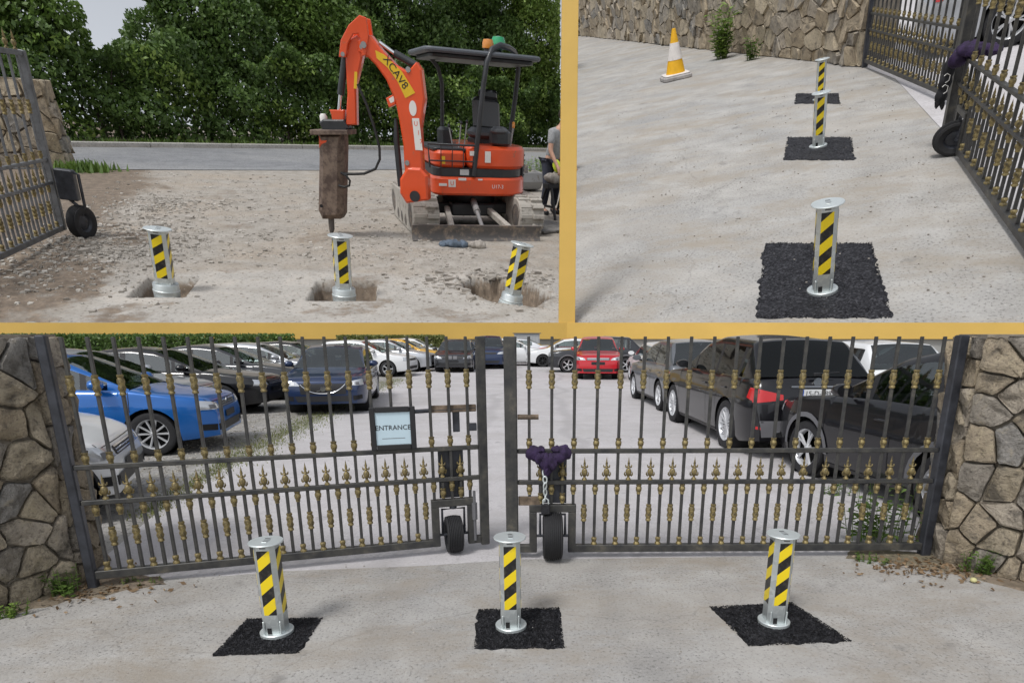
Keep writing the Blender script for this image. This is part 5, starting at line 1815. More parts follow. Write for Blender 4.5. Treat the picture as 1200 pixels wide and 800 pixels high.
        bv = S['pil']
        ax = 'y'
        for s in ('+', '-'):
            x1 = h - S['cowl'][0] - 0.02
            x2 = h - (bv[0][1] + bv[0][0]) / 2 - 0.98 if kind != 'short' else h - 2.3
            for xx in (x1, x2, x2 - 0.95):
                if xx - 0.02 > -h + S['L'] - fo - wb - h + ra or True:
                    z0_, z1_ = (0.24, topz(h - xx) - 0.03)
                    if abs(xx - (h - xa[1])) < ra + 0.05:
                        z0_ = wr + ra + 0.02
                    patch("door_seam", [(xx, z0_), (xx + 0.008, z0_), (xx + 0.008, z1_), (xx, z1_)], ax + s, "void_black", 1, 10, 0.003)
            patch("sill_trim", [(h - xa[1] + ra + .02, .205), (h - xa[0] - ra - .02, .205), (h - xa[0] - ra - .02, .255), (h - xa[1] + ra + .02, .255)], ax + s, "black_plastic", 14, 2, 0.006)
            sy = 1 if s == '+' else -1
            for xx in (x2 + 0.10, x2 - 0.82):
                hzz = belt - 0.17
                hit = bvh.ray_cast(Vector((xx + 0.08, sy * 5, hzz)), Vector((0, -sy, 0)))
                if hit[0] is not None:
                    obj("door_handle", MB().box((xx + 0.08, hit[0].y + sy * 0.012, hzz), (0.19, 0.026, 0.028), None, 0.008), pnt, t, 40)
    # mirrors
    for s in (-1, 1):
        xm = h - S['cowl'][0] - 0.36
        yb = halfw(h - xm) * 0.93
        zt = belt + 0.09
        mb = MB()
        mb.lathe([(0.0, -.10), (.05, -.095), (.075, -.05), (.080, 0.02), (.070, .06), (0, .065)], 14, Matrix.Translation((xm, s * (yb + 0.125), zt)) @ Matrix.Rotation(R(-90), 4, 'Y') @ Matrix.Diagonal((0.95, 1.45, 0.9, 1)))
        mo = obj("mirror", mb, pnt, t, 60)
        obj("mirror_arm", MB().tube([(xm, s * (yb - 0.02), zt - 0.07), (xm, s * (yb + 0.08), zt - 0.045)], 0.022, 8), "black_plastic", mo, 60)
    if trim:
        for c in xa:
            for s in (-1, 1):
                mb = MB()
                vs = []
                for k in range(15):
                    a = math.pi * k / 14
                    for rr_ in (ra - 0.004, ra + 0.055):
                        x, z = c - rr_ * math.cos(a), wr + rr_ * math.sin(a)
                        y = halfw(x) * g(min(z, 0.9)) + 0.012
                        vs.append((h - x, s * y, z))
                mb.add(vs, [(2 * k, 2 * k + 1, 2 * k + 3, 2 * k + 2) for k in range(14)])
                obj("wheel_arch_trim", mb, "grey_plastic", t, 60)
    fx = lambda z, y=0: (lambda r_: r_[0].x if r_[0] is not None else h)(bvh.ray_cast(Vector((5, y, z)), Vector((-1, 0, 0))))
    rx_ = lambda z, y=0: (lambda r_: r_[0].x if r_[0] is not None else -h)(bvh.ray_cast(Vector((-5, y, z)), Vector((1, 0, 0))))
    FR = Matrix.Rotation(R(90), 4, 'Y')
    if badge == 'ring':                                  # round badge on the nose
        z = gz[1] - 0.02
        x = fx(z) + 0.012
        bo = obj("badge", MB().lathe([(.045, 0), (.058, 0), (.058, .008), (.045, .008)], 24, Matrix.Translation((x, 0, z)) @ FR), "chrome", t, 40)
        mb = MB()
        for k in range(2):
            mb.box((x + .004, (k - .5) * .03, z), (.005, .007, .07), Matrix.Rotation(R(16 * (1 if k else -1)), 3, 'X'))
        obj("emblem", mb, "chrome", bo, None)
    if badge == 'star':
        z = (gz[0] + gz[1]) / 2
        x = fx(z) + 0.014
        bo = obj("badge", MB().lathe([(.078, 0), (.092, 0), (.092, .01), (.078, .01)], 28, Matrix.Translation((x, 0, z)) @ FR), "chrome", t, 40)
        mb = MB()
        for k in range(3):
            a = R(90 + 120 * k)
            mb.box((x + .005, math.cos(a) * .042, z + math.sin(a) * .042), (.006, .088, .014), Matrix.Rotation(a, 3, 'X'))
        obj("emblem", mb, "chrome", bo, None)
    if badge == 'diagonal':                              # ring badge on a diagonal bar, in a bright framed grille
        zc = (gz[0] + gz[1]) / 2
        pts = []
        for k in range(17):
            s = k / 16
            y = -gz[2] + 2 * gz[2] * s
            z = gz[0] + 0.012 + (gz[1] - gz[0]) * 0.9 * abs(2 * s - 1) ** 2.6
            pts.append((fx(z, y) + 0.012, y, z))
        obj("grille_surround", MB().tube(pts, 0.012, 6), "chrome", t, 60)
        x = fx(zc) + 0.012
        mb = MB()
        mb.box((x, 0, zc), (.008, .30, .016), Matrix.Rotation(R(22), 3, 'X'))
        mb.lathe([(.04, 0), (.055, 0), (.055, .012), (.04, .012)], 24, Matrix.Translation((x, 0, zc)) @ FR)
        obj("badge", mb, "chrome", t, 40)
    if badge == 'kidney':
        for s in (-1, 1):
            v, f = cast_patch(bvh, [(s * .03, gz[0] - .02), (s * .20, gz[0] - .02), (s * .20, gz[1] + .03), (s * .03, gz[1] + .03)][::s], 'x+', 5, 4, 0.014)
            mb = MB()
            mb.add(v, f)
            obj("kidney_grille", mb, "grey_plastic", t, 60)
    if badge == 'roundel':                               # round blue and white badge, on tailgate
        z = topz(L - 0.10) - 0.02
        z = 1.085
        x = rx_(z) - 0.012
        bo = obj("badge", MB().lathe([(0, 0), (.060, 0), (.060, .006), (0, .008)], 28, Matrix.Translation((x, 0, z)) @ Matrix.Rotation(R(-90), 4, 'Y')), "ink", t, 40)
        obj("badge_rim", MB().lathe([(.055, .0), (.060, 0), (.060, .010), (.055, .010)], 28, Matrix.Translation((x, 0, z)) @ Matrix.Rotation(R(-90), 4, 'Y')), "chrome", bo, 40)
        for k in range(4):
            mb = MB()
            vs = [(x - .0095, 0, z)] + [(x - .0095, -math.cos(R(90 * k + 15 * j)) * .038, z + math.sin(R(90 * k + 15 * j)) * .038) for j in range(7)]
            mb.add(vs, [(0, j + 1, j + 2) for j in range(6)])
            obj("quadrant", mb, ("plate_white", "plate_blue")[k % 2], bo, None)
    if plate:
        z = 0.93
        x = rx_(z) - 0.014
        po = obj("number_plate", MB().box((x, 0, z), (.012, .52, .115), None, .002), "plate_white", t, None)
        obj("country_band", MB().box((x - .0075, .238, z), (.003, .044, .113)), "plate_blue", po, None)
        tm = text_mesh(plate, 0.098, "ink", 0.0006)
        link("lettering", tm, po, (x - .0075, -.02, z - .002), (R(90), 0, R(-90)))
        obj("boot_trim", MB().box((rx_(1.02) - .012, 0, 1.02), (.016, .78, .026), None, .005), "chrome", t, None)
        patch("rear_bumper_trim", [(-.80, .33), (.80, .33), (.84, .56), (-.84, .56)], 'x-', "grey_plastic", 12, 4, 0.007)
        for s in (-1, 1):
            obj("exhaust", MB().lathe([(.035, 0), (.045, 0), (.045, .06), (.035, .06)], 16, Matrix.Translation((rx_(.38, s * .55) + .02, s * .55, .37)) @ Matrix.Rotation(R(-90), 4, 'Y') @ Matrix.Diagonal((.8, 1.8, 1, 1))), "chrome", t, 40)
        obj("wiper", MB().tube([(-h + .11, .05, 1.20), (-h + .13, -.30, 1.215)], .011, 6).box((-h + .12, .03, 1.19), (.06, .09, .05), None, .01), "black_plastic", t, 40)
    return t

CG = "cars parked in the car park"
car("bright blue hatchback parked nose to the drive on the gravel, nearest on the left", CG, 'gate', 'hatch', "paint_blue", 14, (-5.72, 8.75), 'fr', 'ten', badge='ring')
car("white car half hidden behind the left stone wall, front wheel showing through the bars", CG, 'gate', 'snub', "paint_white", 24, (-4.52, 5.32), 'fr', 'ten')
car("silver hatchback behind the bright blue car, only its roof and bonnet showing", CG, 'gate', 'hatch', "paint_silver", 9, (-7.35, 11.0), 'fr', 'ten')
car("black saloon with bright window trim, second dark shape behind the blue hatchback", CG, 'gate', 'saloon', "paint_black", 7, (-7.05, 13.3), 'fr', 'ten')
car("dark grey saloon parked behind the black saloon, its headlight beside the navy car", CG, 'gate', 'saloon', "paint_charcoal", 6, (-7.3, 16.3), 'fr', 'five')
car("silver estate behind the dark grey saloon, its windscreen pale with sky", CG, 'gate', 'estate', "paint_silver", 5, (-7.5, 18.9), 'fr', 'five')
car("black hatchback in the left row just behind the navy car", CG, 'gate', 'hatch', "paint_black", 4, (-7.6, 21.5), 'fr', 'five', detail=1)
car("navy blue hatchback facing the gate with a curved bright grille surround", CG, 'gate', 'estate', "paint_navy", -79, (-4.15, 14.2), 'fl', 'ten', badge='diagonal', grille=(.46, .68, .47))
car("white hatchback side on behind the navy car, nose towards the open yard", CG, 'gate', 'hatch', "paint_white", -3, (-6.35, 25.2), 'fr', 'five', detail=1)
car("silver hatchback in the far left row, dark front wheel on the yard edge", CG, 'gate', 'hatch', "paint_silver", -3, (-6.05, 28.6), 'fr', 'five', detail=1)
car("yellow hatchback at the far end of the left row", CG, 'gate', 'hatch', "paint_yellow", -3, (-6.0, 31.3), 'fr', 'five', detail=1)
car("white hatchback at the far end of the left row, beyond the yellow one", CG, 'gate', 'hatch', "paint_white", -3, (-6.0, 34.2), 'fr', 'five', detail=1)
car("black car with twin grille facing the gate in the middle of the yard", CG, 'gate', 'saloon', "paint_charcoal", -87, (-4.9, 28.6), 'fr', 'five', badge='kidney')
car("dark navy car beside the black twin grille car, partly behind the gate post", CG, 'gate', 'crossover', "paint_navy", -87, (-3.55, 31.3), 'fr', 'five', detail=1)
car("pale silver saloon side on at the far end, between the two gate leaves", CG, 'gate', 'saloon', "paint_silver", 176, (-3.3, 37.0), 'fl', 'five', detail=1)
car("white hatchback far off between the gates, just left of the grey shed", CG, 'gate', 'hatch', "paint_white", 0, (-3.0, 33.8), 'rr', 'five', detail=1)
car("small white car behind the dark crossover right of the grey shed", CG, 'gate', 'hatch', "paint_white", 182, (0.05, 32.6), 'fl', 'seven', detail=1)
car("red hatchback far off behind the small white car", CG, 'gate', 'hatch', "paint_red", 180, (0.1, 36.2), 'fl', 'five', detail=1)
car("dark crossover side on, nose pointing left beside the red star badged car", CG, 'gate', 'crossover', "paint_charcoal", 180, (1.18, 28.0), 'fl', 'five', trim=True)
car("red hatchback facing the gate with a star badge on its grille", CG, 'gate', 'crossover', "paint_red", -94, (1.42, 24.4), 'fr', 'five', badge='star')
car("white estate parked behind the dark grey car on the right, its tail lights showing", CG, 'gate', 'estate', "paint_white", 92, (3.55, 20.6), 'rl', 'five', detail=1)
car("dark grey four by four parked ahead of the large black one on the right", CG, 'gate', 'crossover', "paint_grey", 94, (2.80, 14.1), 'rl', 'five')
car("large black four by four seen from behind with a white number plate", CG, 'gate', 'suv', "paint_black", 94, (2.95, 9.35), 'rl', 'multi', badge='roundel', plate="15-D-6892")
car("shiny black car with grey arch trim beside the right stone wall", CG, 'gate', 'short', "paint_black", 100, (3.42, 7.5), 'fl', 'split', trim=True)
car("white car far right beyond the black four by four, only its roof showing", CG, 'gate', 'crossover', "paint_white", 92, (6.2, 12.2), 'rl', 'five', detail=1)
car("silver grey car standing inside the yard behind the far gate leaf of the driveway", None, 'drive', 'estate', "paint_silver", 0, (2.85, 12.7), 'rr', 'split', detail=2)

sh = thing("shed", 'gate', "low pale grey sheet metal shed at the far end between the gate leaves", "shed", (-0.95, 40.0, 0))
obj("wall", MB().box((0, 0, 0.85), (1.6, 1.6, 1.7)), "shed_sheet", sh, None)
for k in range(8):
    obj("sheet_rib", MB().box((-0.7 + k * 0.2, -0.815, 0.85), (0.05, 0.03, 1.68)), "shed_sheet", sh, None)
obj("roof", MB().box((0, 0, 1.725), (1.8, 1.8, 0.05)), "roof_grey", sh, None)

# ------------------------------------------------------------------ mini excavator with breaker
EO = Vector((2.68, 10.7, 0))
ex = thing("excavator", 'dig', "orange mini excavator with black canopy and a rusty breaker hammer on its arm", "excavator", EO)
def ev(x, y, z):
    return Vector((x, y, z)) - EO
PIV = Vector((1.68, 9.36, 0))
RD = Vector((-0.926, 0.378, 0))
BM = Matrix.Translation(PIV - EO) @ Matrix(((RD.x, -RD.y, 0, 0), (RD.y, RD.x, 0, 0), (0, 0, 1, 0), (0, 0, 0, 1)))
BM = Matrix.Translation(PIV - EO) @ Matrix(((RD.x, -0.378, 0, 0), (RD.y, -0.926, 0, 0), (0, 0, 1, 0), (0, 0, 0, 1)))
def bp(r, z, y=0.0):
    return BM @ Vector((r, y, z))
def bprism(name, poly, th, m, y=0.0, ch=0.012, parent=None):
    return obj(name, MB().prism(poly, th, BM @ Matrix.Translation((0, y, 0)), ch), m, parent or ex, None)

# undercarriage
for x in (1.83, 3.50):
    prof = []
    for k in range(13):
        a = R(90 + 180 * k / 12)
        prof.append((-0.80 + 0.255 * math.cos(a), 0.265 + 0.255 * math.sin(a)))
    for k in range(13):
        a = R(-90 + 180 * k / 12)
        prof.append((0.80 + 0.255 * math.cos(a), 0.265 + 0.255 * math.sin(a)))
    M = Matrix.Translation(ev(x, 10.7, 0)) @ Matrix.Rotation(R(90), 4, 'Z')
    tr = obj("track", MB().prism(prof, 0.40, M, 0.015), "track_rubber", ex, None)
    per = 2 * 1.6 + 2 * math.pi * 0.255
    lug = MB()
    for k in range(34):
        s = per * k / 34
        if s < 1.6:
            p, a = (-0.80 + s, 0.01), 0
        elif s < 1.6 + math.pi * .255:
            an = (s - 1.6) / .255
            p, a = (0.80 + 0.255 * math.sin(an), 0.265 - 0.255 * math.cos(an)), an
        elif s < 3.2 + math.pi * .255:
            p, a = (0.80 - (s - 1.6 - math.pi * .255), 0.52), math.pi
        else:
            an = (s - 3.2 - math.pi * .255) / .255
            p, a = (-0.80 - 0.255 * math.sin(an), 0.265 + 0.255 * math.cos(an)), math.pi + an
        for sx in (-1, 1):
            lug.box((0, 0, 0), (0.062, 0.19, 0.06), M @ Matrix.Translation((p[0] + 0.025 * sx, sx * 0.092, p[1])) @ Matrix.Rotation(-a, 4, 'Y'), 0.008)
    link("track_lugs", lug.mesh("track_lugs", "track_rubber", None), tr)["kind"] = "stuff"
    wl_ = MB()
    for yy, rr in ((-0.80, .17), (0.80, .17), (-0.35, .085), (0.0, .085), (0.35, .085)):
        for sx in (-1, 1):
            wl_.lathe([(0, 0), (rr * .35, .012), (rr * .8, .004), (rr, 0.0), (rr, -.02)], 18, M @ Matrix.Translation((yy, sx * 0.202, .265 if rr > .1 else .13)) @ Matrix.Rotation(R(-90) * sx, 4, 'X'))
    link("rollers", wl_.mesh("rollers", "blade_steel", 40), tr)["kind"] = "stuff"
mb = MB()
mb.box(ev(2.69, 10.75, 0.30), (1.4, 0.7, 0.16), None, 0.02)
mb.box(ev(2.69, 10.75, 0.30), (0.7, 1.1, 0.18), None, 0.02)
obj("cross_frame", mb, "digger_dark", ex, None)
obj("slew_ring", MB().lathe([(0, .38), (.42, .38), (.44, .42), (.44, .50), (.40, .54), (0, .54)], 28, Matrix.Translation(ev(2.75, 10.75, 0))), "digger_dark", ex, 40)
mb = MB()
n = 10
vs = []
for i in range(n + 1):
    for (dy, z) in ((-0.02, 0.005), (0.03, 0.06), (0.035, 0.13), (-0.01, 0.215), (0.03, 0.22), (0.075, 0.13), (0.07, 0.06), (0.03, 0.0)):
        t_ = i / n
        vs.append(tuple(ev(1.56 + 1.94 * t_, 9.36 - 0.10 * t_ + dy, z)))
fs = [(i * 8 + k, (i + 1) * 8 + k, (i + 1) * 8 + (k + 1) % 8, i * 8 + (k + 1) % 8) for i in range(n) for k in range(8)] + [tuple(range(8)), tuple(range(n * 8, n * 8 + 8))[::-1]]
bl = obj("dozer_blade", mb.add(vs, fs), "blade_steel", ex, 40)
for x0_, x1_ in ((2.15, 2.28), (3.05, 2.95)):
    a, b = ev(x0_, 9.38, .15), ev(x1_, 10.3, .30)
    q = (b - a).to_track_quat('Y', 'Z').to_matrix()
    obj("blade_arm", MB().box((a + b) / 2, (0.085, (b - a).length, 0.09), q, 0.01), "track_rubber", ex, None)
cy = obj("blade_cylinder", MB().tube([ev(2.62, 9.42, .18), ev(2.66, 9.9, .34)], 0.03, 10).tube([ev(2.66, 9.85, .32), ev(2.70, 10.25, .42)], 0.05, 12), "bucket_steel", ex, 40)

# house
def rounded(x0, x1, y0, y1, r0, n=6, rs=None):
    rs = rs or (r0,) * 4
    pts = []
    for (cx, cy, a0, r_) in ((x1 - rs[0], y1 - rs[0], 0, rs[0]), (x0 + rs[1], y1 - rs[1], 90, rs[1]), (x0 + rs[2], y0 + rs[2], 180, rs[2]), (x1 - rs[3], y0 + rs[3], 270, rs[3])):
        for k in range(n + 1):
            a = R(a0 + 90 * k / n)
            pts.append((cx + r_ * math.cos(a), cy + r_ * math.sin(a)))
    return pts
def slab(name, plan, z0, z1, m, ch=0.02, parent=None):
    M = Matrix.Translation(-EO) @ Matrix.Rotation(R(90), 4, 'X')   # prism x,z -> plan x,y ; extrusion y -> -z
    mb = MB().prism(plan, z1 - z0, Matrix.Translation(-EO + Vector((0, 0, (z0 + z1) / 2))) @ Matrix.Rotation(R(-90), 4, 'X'), ch)
    vs = [(v[0], v[1], v[2]) for v in mb.v]
    return obj(name, mb, m, parent or ex, 35)
RSQ = (0.62, 0.25, 0.16, 0.55)
slab("counterweight", rounded(2.02, 3.60, 9.98, 11.5, .3, 7, RSQ), 0.53, 0.78, "digger_orange", 0.03)
slab("waist_band", rounded(2.05, 3.56, 10.03, 11.46, .3, 7, RSQ), 0.775, 0.90, "digger_dark", 0.01)
slab("engine_cover", rounded(2.55, 3.60, 10.0, 11.5, .3, 7, (0.62, .15, .10, .55)), 0.895, 1.20, "digger_orange", 0.045)
slab("side_cover", rounded(2.06, 2.53, 10.02, 11.1, .1, 5, (.08, .12, .14, .06)), 0.895, 1.12, "digger_orange", 0.04)
slab("floor_plate", rounded(2.05, 2.75, 10.1, 11.45, .08, 4), 1.115, 1.15, "digger_dark", 0.008)
mb = MB()
mb.box(ev(3.585, 10.75, 0.93), (0.06, 0.55, 0.42), None, 0.02)
for k in range(5):
    mb.box(ev(3.615, 10.75, 0.79 + k * 0.07), (0.03, 0.50, 0.02))
obj("rear_grille", mb, "digger_dark", ex, None)
for x, z, w_, h_, m in ((2.86, 1.06, .09, .15, "decal_white"), (2.30, .695, .11, .10, "decal_white"), (2.16, .675, .12, .035, "decal_white"), (2.46, .755, .12, .035, "decal_white"), (2.74, .755, .07, .022, "decal_white"),
                        (2.63, 1.10, .10, .06, "decal_white"), (2.50, .845, .14, .075, "lamp_glass"), (2.18, 1.0, .05, .10, "decal_yellow")):
    yy = 9.99 if z < .9 else 10.0
    obj("decal", MB().box(ev(x, yy - 0.012 + (0.03 if .78 < z < .9 else 0.0), z), (w_, 0.006, h_)), m, ex, None)
link("lettering", text_mesh("U17-3", 0.075, "decal_white", 0.001), ex, ev(3.02, 9.974, 0.66), (R(90), 0, 0))
link("lettering", text_mesh("U", 0.085, "digger_orange", 0.001), ex, ev(2.30, 9.968, 0.695), (R(90), 0, 0))

# seat, controls
seat = obj("seat", MB().box(ev(3.06, 10.85, 1.33), (0.52, 0.48, 0.16), None, 0.06), "seat_vinyl", ex, 40)
MT = Matrix.Rotation(R(-12), 3, 'X') @ Matrix.Rotation(R(14), 3, 'Z')
obj("backrest", MB().box(ev(3.14, 11.08, 1.58), (0.50, 0.13, 0.46), MT, 0.06), "seat_vinyl", ex, 40)
obj("headrest", MB().box(ev(3.18, 11.14, 1.85), (0.34, 0.10, 0.15), MT, 0.045), "digger_dark", ex, 40)
obj("seat_base", MB().box(ev(3.06, 10.88, 1.22), (0.46, 0.44, 0.1), None, 0.02), "digger_dark", ex, None)
obj("control_console", MB().box(ev(3.10, 10.16, 1.31), (0.30, 0.28, 0.28), None, 0.07), "digger_dark", ex, 40)
obj("console_top", MB().box(ev(3.06, 10.1, 1.40), (0.24, 0.22, 0.12), None, 0.05), "seat_vinyl", ex, 40)
obj("control_console", MB().box(ev(2.42, 10.95, 1.26), (0.20, 0.3, 0.26), None, 0.04), "digger_dark", ex, 40)
for a, b in (((2.50, 10.35, 1.12), (2.56, 10.42, 1.47)), ((2.58, 10.35, 1.12), (2.66, 10.45, 1.49)), ((2.45, 10.5, 1.12), (2.40, 10.55, 1.42))):
    lv = obj("lever", MB().tube([ev(*a), ev(*b)], 0.011, 8), "bucket_steel", ex, 40)
    obj("knob", MB().lathe([(0, -.03), (.018, -.02), (.022, .01), (0, .03)], 10, Matrix.Translation(ev(*b))), "digger_dark", lv, 60)
sl_ = obj("safety_lever", MB().tube([ev(3.38, 10.5, 1.2), ev(3.42, 10.5, 1.46)], 0.014, 8), "bucket_steel", ex, 40)
obj("knob", MB().lathe([(0, -.05), (.022, -.04), (.024, .03), (0, .045)], 10, Matrix.Translation(ev(3.42, 10.5, 1.48))), "amber_lens", sl_, 60)

# canopy
rf = slab("canopy_roof", rounded(1.97, 3.70, 10.02, 11.45, .16, 5, (.18, .12, .12, .18)), 2.29, 2.35, "roof_grey", 0.02)
slab("roof_lining", rounded(2.07, 3.60, 10.12, 11.35, .12, 4), 2.24, 2.287, "digger_dark", 0.01, rf)
rp = [(2.64, 10.0, .80), (2.72, 10.0, 1.4), (2.79, 10.0, 1.95), (2.84, 10.02, 2.22), (2.93, 10.06, 2.38), (3.08, 10.16, 2.44), (3.35, 10.6, 2.45), (3.56, 11.0, 2.44), (3.66, 11.15, 2.38), (3.71, 11.22, 2.22), (3.66, 11.2, 1.8), (3.55, 11.12, 1.2)]
obj("roll_bar", MB().tube([ev(*p) for p in rp], 0.038, 12), "digger_dark", ex, 60)
obj("canopy_post", MB().tube([ev(2.40, 11.05, 1.12), ev(2.42, 11.05, 1.95), ev(2.36, 11.02, 2.15), ev(2.24, 10.95, 2.26)], 0.03, 10), "digger_dark", ex, 60)
obj("handrail", MB().tube([ev(1.98, 10.02, 0.9), ev(1.96, 10.0, 1.2), ev(2.66, 10.0, 1.2)], 0.015, 8), "digger_dark", ex, 60)
obj("handrail", MB().tube([ev(1.96, 9.985, 0.99), ev(2.66, 9.985, 0.99)], 0.010, 8), "digger_dark", ex, 60)
for k in range(3):
    obj("guard_rod", MB().tube([ev(2.14 + k * .17, 9.99, .90), ev(2.15 + k * .17, 9.995, 1.2)], 0.007, 6), "digger_dark", ex, 60)
bc = obj("beacon", MB().lathe([(0.055, 2.46), (0.085, 2.47), (0.085, 2.53), (0.07, 2.575), (0, 2.585)], 18, Matrix.Translation(ev(3.03, 10.62, 0) + Vector((0, 0, -0.05)))), "amber_lens", ex, 50)
bc = obj("beacon", MB().lathe([(0.055, 2.46), (0.11, 2.48), (0.11, 2.56), (0.085, 2.62), (0, 2.635)], 18, Matrix.Translation(ev(3.24, 10.8, 0) + Vector((0, 0, -0.04)))), "green_lens", ex, 50)
for x, y in ((3.03, 10.62), (3.24, 10.8)):
    obj("beacon_base", MB().lathe([(0.07, 2.345), (0.07, 2.36), (0.05, 2.42), (0, 2.42)], 14, Matrix.Translation(ev(x, y, 0))), "digger_dark", ex, 50)

# swing post, boom, arm
obj("swing_bracket", MB().prism([(-.15, .56), (.16, .50), (.24, .62), (.23, .80), (.12, .95), (-.06, .95), (-.15, .86)], 0.25, BM, 0.03), "digger_orange", ex, None)
obj("swing_pin", MB().tube([bp(.03, .60, -.02), bp(.03, .60, .145)], .07, 16), "digger_dark", ex, 40)
boom = bprism("boom", [(.165, .62), (.165, .846), (.162, 1.204), (.19, 1.438), (.229, 1.684), (.333, 1.917), (.452, 2.063), (.543, 2.137), (.66, 2.184), (.66, 2.30), (.577, 2.36), (.488, 2.364), (.373, 2.236), (.201, 2.085), (.05, 2.02),
                       (-.064, 2.127), (-.125, 2.05), (-.155, 1.743), (-.085, 1.416), (-.087, 1.068), (-.091, .62)], 0.19, "digger_orange", 0, 0.022)
bprism("decal_panel", [(.44, 2.215), (.33, 2.175), (.12, 2.015), (-.035, 1.80), (.095, 1.735), (.185, 1.91), (.30, 2.045), (.43, 2.135)], 0.004, "decal_yellow", 0.098, 0, boom)
Xd, Yd = Vector((-.62, 0, -.785)), Vector((-.785, 0, .62))
TM = BM @ Matrix(((Xd.x, Yd.x, 0, .20), (0, 0, 1, .1015), (Xd.z, Yd.z, 0, 2.0), (0, 0, 0, 1)))
lt = link("lettering", text_mesh("XCAV8", 0.125, "ink", 0.001), boom)
lt.matrix_local = TM
mb = MB()
mb.lathe([(0, 0), (1, 0), (1, .004), (0, .004)], 24, BM @ Matrix.Translation((.005, .096, 1.63)) @ Matrix.Rotation(R(-90), 4, 'X') @ Matrix.Diagonal((.048, .085, 1, 1)))
obj("decal_oval", mb, "decal_white", boom, None)
bprism("decal_strip", [(.022, 1.52), (-.07, 1.525), (-.10, 1.16), (-.002, 1.16)], 0.004, "decal_white", 0.098, 0, boom)
for k, chh in enumerate("KUBOTA"[:0] or "U17"):
    o_ = link("lettering", text_mesh(chh, 0.075, "digger_orange", 0.001), boom)
    o_.matrix_local = BM @ Matrix(((-1, 0, 0, -.025 - .03 * k), (0, 0, 1, .101), (0, 1, 0, 1.46 - .10 * k), (0, 0, 0, 1)))
obj("boom_cylinder", MB().tube([bp(.40, 2.30, .02), bp(.17, 2.17, .02)], .022, 10), "chrome", ex, 40)
obj("cylinder_barrel", MB().tube([bp(.22, 2.20, .02), bp(-.05, 2.09, .02)], .042, 12), "digger_dark", ex, 40)
obj("lift_cylinder", MB().tube([bp(.25, .70), bp(.27, 1.25), bp(.26, 1.5)], [.04, .04, .022], 12), "digger_dark", ex, 40)
for r_, z_ in ((.04, .80), (.12, 1.0), (.04, 2.04), (.60, 2.24)):
    obj("pin_cap", MB().tube([bp(r_, z_, .09), bp(r_, z_, .108)], .032, 12), "bucket_steel", boom, 40)
obj("work_lamp", MB().prism([(.36, 1.72), (.24, 1.78), (.235, 1.66), (.33, 1.62)], .12, BM, .01), "digger_orange", ex, None)
obj("lamp_lens", MB().prism([(.325, 1.715), (.25, 1.755), (.25, 1.69), (.30, 1.665)], .124, BM, .004), "decal_white", ex, None)
arm = bprism("arm", [(.665, 2.36), (.60, 2.30), (.60, 2.20), (.64, 2.08), (.735, 1.84), (.775, 1.40), (.925, 1.385), (.86, 1.74), (.84, 2.10), (.80, 2.30)], 0.13, "digger_orange", 0, 0.02)
for y in (-.095, .095):
    bprism("arm_head_plate", [(.905, 2.12), (.86, 2.29), (.745, 2.445), (.60, 2.55), (.52, 2.53), (.505, 2.36), (.56, 2.16), (.62, 2.14), (.60, 2.28), (.63, 2.37), (.70, 2.36), (.775, 2.26), (.82, 2.12)], 0.035, "digger_orange", y, 0.008, arm)
obj("pivot_pin", MB().tube([bp(.575, 2.26, -.13), bp(.575, 2.26, .13)], .035, 14).tube([bp(.85, 2.15, -.12), bp(.85, 2.15, .12)], .025, 12), "bucket_steel", arm, 40)
bprism("decal_panel", [(.735, 1.98), (.70, 1.98), (.725, 1.80), (.765, 1.80)], 0.004, "decal_yellow", 0.067, 0, arm)
obj("arm_cylinder", MB().tube([bp(.85, 2.15), bp(.965, 1.72)], .045, 12), "digger_dark", ex, 40)
obj("cylinder_rod", MB().tube([bp(.965, 1.74), bp(1.015, 1.52)], .022, 10), "chrome", ex, 40)
obj("link_plate", MB().prism([(1.115, 1.55), (.915, 1.56), (.925, 1.49), (.96, 1.36), (1.09, 1.35), (1.095, 1.49)], .16, BM, .015), "digger_orange", ex, None)
obj("quick_coupler", MB().prism([(1.26, 1.40), (1.20, 1.44), (.93, 1.45), (.88, 1.36), (.92, 1.30), (1.22, 1.29)], .22, BM, .02), "digger_dark", ex, None)
obj("hose_fitting", MB().lathe([(0, -.05), (.045, -.045), (.05, .03), (.03, .06), (0, .06)], 12, Matrix.Translation(bp(1.22, 1.44, .02))), "decal_white", ex, 50)
hm = obj("breaker_hammer", MB().prism([(1.285, 1.29), (.945, 1.305), (.955, 1.15), (1.075, .302), (1.125, .235), (1.385, .22), (1.425, .333), (1.315, 1.0)], .32, BM, .075), "hammer_steel", ex, None)
obj("top_plate", MB().prism([(1.36, 1.315), (.86, 1.34), (.865, 1.285), (1.365, 1.255)], .42, BM, .01), "hammer_steel", hm, None)
obj("paint_band", MB().prism([(1.290, 1.25), (1.305, 1.10), (1.12, 1.13), (1.11, 1.255)], .328, BM, .078), "digger_orange", hm, None)
obj("chisel", MB().tube([bp(1.285, .30), bp(1.30, .08), bp(1.315, 0.0)], [.042, .040, .016], 12), "blade_steel", hm, 40)
obj("drain_hole", MB().lathe([(0, 0), (.022, 0), (.022, .004), (0, .004)], 14, BM @ Matrix.Translation((1.35, .1635, .40)) @ Matrix.Rotation(R(-90), 4, 'X')), "void_black", hm, None)
obj("hydraulic_hose", MB().tube([bp(r_, z_, .1) for r_, z_ in ((.70, 1.85), (.60, 1.62), (.53, 1.38), (.482, 1.16), (.49, 1.02), (.56, .90), (.72, .835), (.86, .82), (.97, .815), (1.03, .82))], .017, 8), "hose_black", ex, 60)
